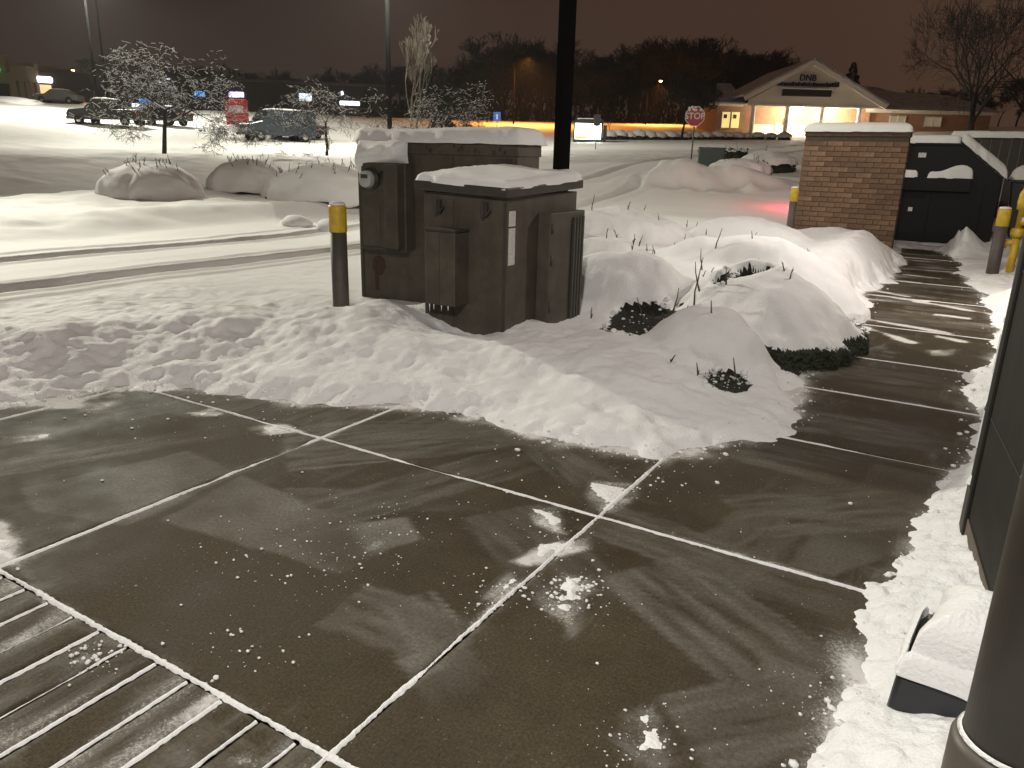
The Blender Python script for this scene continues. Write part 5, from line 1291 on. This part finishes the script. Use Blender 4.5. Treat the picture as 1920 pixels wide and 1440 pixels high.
# ------------------------------------------------------------------ shops on the left
def shop_row():
    def face_frame(pxa, pxb, py, D0, D1=None):
        a = at(pxa, py, D0); b = at(pxb, py, D1 or D0); g = min(tz(a[0], a[1]), tz(b[0], b[1])) - .1
        rz = math.atan2(b[1] - a[1], b[0] - a[0]); return a, b, g, rz, math.hypot(b[0] - a[0], b[1] - a[1])
    # beige corner shop
    a, b, g, rz, W = face_frame(-60, 76, 212, 88, 88)
    t = thing('shop', 'beige corner shop with a green sign and lit doorway behind a snow heap', 'building', (a[0], a[1], g), rz)
    u = W / 136.0; X = lambda px: (px + 60) * u; Zz = lambda py: (214 - py) * u
    BG = mat('shop_beige', (.24, .20, .12), .85)
    MB().box(0, W, 0, 12, -.3, Zz(143)).build('wall', BG, t); MB().box(-.3, X(30), -.6, -.02, Zz(160), Zz(131)).build('parapet', BG, t)
    MB().box(X(45), X(76), -1.5, -.02, Zz(176), Zz(150)).build('canopy', BG, t)
    for px in (47, 62, 74): MB().box(X(px) - .3, X(px) + .3, -1.4, -.8, -.2, Zz(176) - .003).build('pillar', BG, t)
    s = MB().prism([(X(-8), Zz(162)), (X(18), Zz(162)), (X(20), Zz(155)), (X(12), Zz(148)), (X(-8), Zz(150))], -.75, -.61, 'y').build('green_sign', mat('green_light', (.02, .5, .1), .4, emit=(.01, 1.0, .14), estr=1.3), t)
    dw = MB().box(X(32), X(46), -.06, -.01, 0, Zz(188)).build('doorway', mat('door_light', (.5, .8, .85), .4, emit=(.62, 1.0, 1.0), estr=2.2), t)
    MB().box(X(33), X(45), -.12, -.061, Zz(180), Zz(177)).build('door_lamp', mat('lamp_yellow', (.9, .9, .4), .4, emit=(1, .95, .4), estr=3), t)
    MB().box(X(-10), X(25), -.05, -.01, 0, Zz(180)).build('window', mat('shop_dark_glass', (.03, .035, .035), .15), t)
    # shop with white sign
    a, b, g, rz, W = face_frame(77, 235, 212, 88.5, 93)
    t = thing('shop', 'dark shop with a white glowing sign, a warm window and orange window signs', 'building', (a[0], a[1], g), rz)
    u = W / 158.0; X = lambda px: (px - 77) * u; Zz = lambda py: (214 - py) * u
    DB = mat('shop_dark', (.05, .036, .032), .9)
    MB().box(0, W, 0, 12, -.3, Zz(150)).build('wall', DB, t)
    MB().box(X(74), X(106), -.35, -.02, Zz(172), Zz(160)).build('white_sign', mat('white_light', (.9, .9, .9), .4, emit=(1.0, .93, 1.0), estr=4), t, bevel=.4)
    MB().box(X(76), X(102), -.06, -.01, Zz(200), Zz(176)).build('window', mat('warm_window', (.8, .6, .3), .4, emit=(1.0, .66, .30), estr=.95), t)
    for k, (x0, x1, z0, z1, e) in enumerate(((157, 186, 222, 209, 1), (194, 201, 219, 211, .8), (108, 118, 192, 184, .25))):
        MB().box(X(x0), X(x1), -.3, -.02, Zz(z0), Zz(z1)).build('orange_sign', mat('orange_light%d' % k, (.9, .4, .1), .4, emit=(1.0, .33, .04), estr=1.25 * e), t)
    # long dim row
    a, b, g, rz, W = face_frame(232, 735, 212, 102, 108)
    t = thing('shop', 'long low dark row of shops with blue and white lit signs behind the trees', 'building', (a[0], a[1], g), rz)
    u = W / 503.0; X = lambda px: (px - 232) * u; Zz = lambda py: (216 - py) * u
    MB().box(0, W, 0, 14, -.5, Zz(158)).build('wall', DB, t)
    MB().box(-.5, W + .5, -1.4, 14, Zz(158) + .004, Zz(154)).build('roof', mat('shop_roof', (.07, .065, .06), .9), t)
    W1 = mat('white_light'); W2 = mat('blue_light', (.2, .5, .9), .4, emit=(.08, .42, 1.0), estr=1.4); W3 = mat('violet_light', (.8, .7, 1), .4, emit=(.70, .58, 1.0), estr=2.6); W4 = mat('cool_light', (.8, .9, 1), .4, emit=(.80, .92, 1.0), estr=2.2)
    for nm, x0, x1, z0, z1, m_ in (('blue_sign', 363, 381, 188, 178, W2), ('blue_sign', 262, 282, 203, 195, W2), ('violet_sign', 425, 453, 187, 177, W3), ('white_sign', 556, 580, 189, 175, W4), ('white_sign', 633, 672, 194, 186, W4), ('white_window', 248, 280, 213, 204, W4), ('white_lamp', 233, 239, 159, 155, W4), ('white_lamp', 298, 304, 166, 162, W4), ('white_lamp', 313, 322, 160, 155, W4), ('white_window', 305, 325, 211, 206, W4), ('white_lamp', 636, 641, 176, 168, W4)):
        MB().box(X(x0), X(x1), -.3, -.02, Zz(z0), Zz(z1)).build(nm, m_, t, bevel=.12)
    MB().box(X(425), X(456), -.06, -.01, Zz(214), Zz(190)).build('window', mat('dim_window', (.5, .35, .2), .4, emit=(1, .55, .22), estr=.22), t)
    # red kiosk
    x, y, z = ground_at(450, 248, 66); t = thing('kiosk', 'small red kiosk with a white panel beside the parked van', 'kiosk', (x, y, z), math.radians(35))
    MB().box(-.95, .7, -.5, .5, -.1, 1.85).build('body', mat('kiosk_red', (.38, .012, .022), .5, emit=(.4, .01, .02), estr=.10), t, bevel=.02)
    MB().box(-.65, .55, -.53, -.501, .95, 1.55).build('panel', mat('kiosk_panel', (.5, .4, .4), .5), t)
    MB().box(-1.0, .75, -.55, .55, 1.852, 2.0).build('top', mat('kiosk_red'), t)
    # snow heap before the shop
    x, y, z = ground_at(15, 216, 78); m = MB(); m.blob((0, 0, 0), 1, 5, (5.2, 2.4, .7), 22, j=.12); o = m.build('snow_heap', SNOWF, None, True); o.location = (x, y, z - .2); tag(o, 'ploughed snow heap in front of the beige shop', 'snow heap')
shop_row()

# ------------------------------------------------------------------ vehicles
GLASS = mat('car_glass', (.02, .022, .025), .08); TYRE = mat('tyre', (.012, .012, .012), .9); CHROME = mat('chrome', (.5, .5, .5), .25, 1)
def vehicle(name, lab, loc, rz, paint, L_, prof, glass, wheels, Wd=1.85, snow=None, cat='car', box=None):
    """prof: side outline (x,z), nose towards -x"""
    t = thing(name, lab, cat, loc, rz)
    h = Wd / 2
    MB().prism(prof, -h, h, 'y').build('body', paint, t, bevel=.07)
    for gp in glass:
        MB().prism(gp, -h * .985 - .012, -h * .985, 'y').build('side_window', GLASS, t); MB().prism(gp, h * .985, h * .985 + .012, 'y').build('side_window', GLASS, t)
    for wx in wheels:
        for s_ in (-1, 1):
            w_ = MB(); w_.tube((wx, s_ * (h - .16), .35), (wx, s_ * (h + .02), .35), .36, .36, 20); wo_ = w_.build('wheel', TYRE, t, True)
            MB().tube((wx, s_ * (h + .021), .35), (wx, s_ * (h + .03), .35), .2, .18, 14).build('rim', CHROME, wo_, True)
    x0 = min(p[0] for p in prof); x1 = max(p[0] for p in prof)
    for s_ in (-1, 1):
        MB().box(x0 - .03, x0 + .06, s_ * h * .72 - .2, s_ * h * .72 + .2, .68, .86).build('headlight', mat('headlamp', (.5, .5, .5), .15), t)
        MB().box(x1 - .04, x1 + .03, s_ * h * .8 - .12, s_ * h * .8 + .12, .75, .98).build('tail_light', mat('tail', (.2, .01, .01), .3), t)
    MB().box(x0 - .08, x0 + .1, -h * .95, h * .95, .38, .58).build('bumper', mat('bumper', (.03, .03, .03), .5), t, bevel=.03)
    if box: box(t, h)
    if snow:
        for k, (a, b, z) in enumerate(snow): snow_slab('roof_snow', a, b, -h * .88, h * .88, z, .10, t, 60 + k, 0, .18, 16)
    return t
pick = [(-2.9, .42), (2.9, .42), (2.9, 1.12), (.75, 1.12), (.55, 1.86), (-.75, 1.86), (-1.35, 1.2), (-2.75, 1.06), (-2.9, .8)]
def wind(t, h): MB().hexa([(-1.36, -h * .88, 1.22), (-1.36, h * .88, 1.22), (-.82, h * .8, 1.80), (-.82, -h * .8, 1.80), (-1.39, -h * .88, 1.24), (-1.39, h * .88, 1.24), (-.85, h * .8, 1.82), (-.85, -h * .8, 1.82)]).build('windscreen', GLASS, t)
x, y, z = ground_at(210, 258, 58)
vehicle('pickup_truck', 'grey-green pickup truck parked behind the spreading snowy tree', (x, y, z), math.radians(22), mat('paint_green', (.035, .045, .042), .35), 5.8, pick, [[(-1.15, 1.22), (.45, 1.22), (.4, 1.76), (-.75, 1.76)]], (-1.9, 1.9), 1.95, [(-.6, .45, 1.86)], 'truck', wind)
sed = [(-2.3, .35), (2.3, .35), (2.35, .9), (1.75, 1.02), (1.0, 1.42), (-.45, 1.45), (-1.15, .98), (-2.2, .82)]
x, y, z = ground_at(305, 258, 61)
vehicle('car', 'dark car parked behind the trunk of the spreading snowy tree', (x, y, z), math.radians(20), mat('paint_black', (.015, .015, .017), .3), 4.6, sed, [[(-.95, 1.0), (1.3, 1.05), (.9, 1.36), (-.4, 1.38)]], (-1.45, 1.4))
x, y, z = ground_at(115, 212, 84)
vehicle('car', 'snow-dusted car parked in front of the dark shop with orange signs', (x, y, z), math.radians(35), mat('paint_grey', (.12, .12, .12), .4), 4.6, sed, [[(-.95, 1.0), (1.3, 1.05), (.9, 1.36), (-.4, 1.38)]], (-1.45, 1.4), snow=[(-.4, .95, 1.43), (-2.1, -1.2, .9)])
van = [(-2.6, .4), (2.5, .4), (2.5, 2.1), (-.9, 2.1), (-1.55, 1.35), (-2.45, 1.15), (-2.6, .85)]
def vw(t, h): MB().hexa([(-1.53, -h * .88, 1.42), (-1.53, h * .88, 1.42), (-1.0, h * .82, 2.02), (-1.0, -h * .82, 2.02), (-1.57, -h * .88, 1.44), (-1.57, h * .88, 1.44), (-1.04, h * .82, 2.04), (-1.04, -h * .82, 2.04)]).build('windscreen', GLASS, t)
x, y, z = ground_at(522, 256, 54)
vehicle('van', 'silver-blue van with a shining bonnet parked near the red kiosk', (x, y, z), math.radians(72), mat('paint_silver', (.045, .055, .068), .22, .3), 5, van, [[(-1.2, 1.42), (.2, 1.42), (.2, 1.95), (-.9, 1.95)], [(.4, 1.42), (2.2, 1.42), (2.2, 1.95), (.4, 1.95)]], (-1.7, 1.6), 1.95, [(-.8, 2.4, 2.1)], 'van', vw)
x, y, z = ground_at(556, 257, 57)
vehicle('car', 'dark low car parked right behind the silver-blue van', (x, y, z), math.radians(40), mat('paint_maroon', (.03, .018, .018), .35), 4.6, sed, [[(-.95, 1.0), (1.3, 1.05), (.9, 1.36), (-.4, 1.38)]], (-1.45, 1.4))

# red glow from a lamp standing behind the brick wall
x, y, z = at(1500, 380, 19.5)
lamp('red_lamp_light', 'POINT', (x, y, tz(x, y) + .5), 62, (1.0, .04, .09), .04)

# ------------------------------------------------------------------ night haze over the whole place
hz = MB().box(-470, 470, -470, 470, -2.2, 34).build('haze', None or bpy.data.materials.new('haze_air')); tag(hz, kind='stuff')
hm = bpy.data.materials['haze_air']; hm.use_nodes = True; ht = hm.node_tree; ht.nodes.clear()
pv = N(ht, 'ShaderNodeVolumePrincipled'); pv.inputs['Density'].default_value = .0003; pv.inputs['Color'].default_value = (.9, .9, .9, 1); pv.inputs['Anisotropy'].default_value = .3
ho = N(ht, 'ShaderNodeOutputMaterial'); ht.links.new(pv.outputs[0], ho.inputs['Volume'])
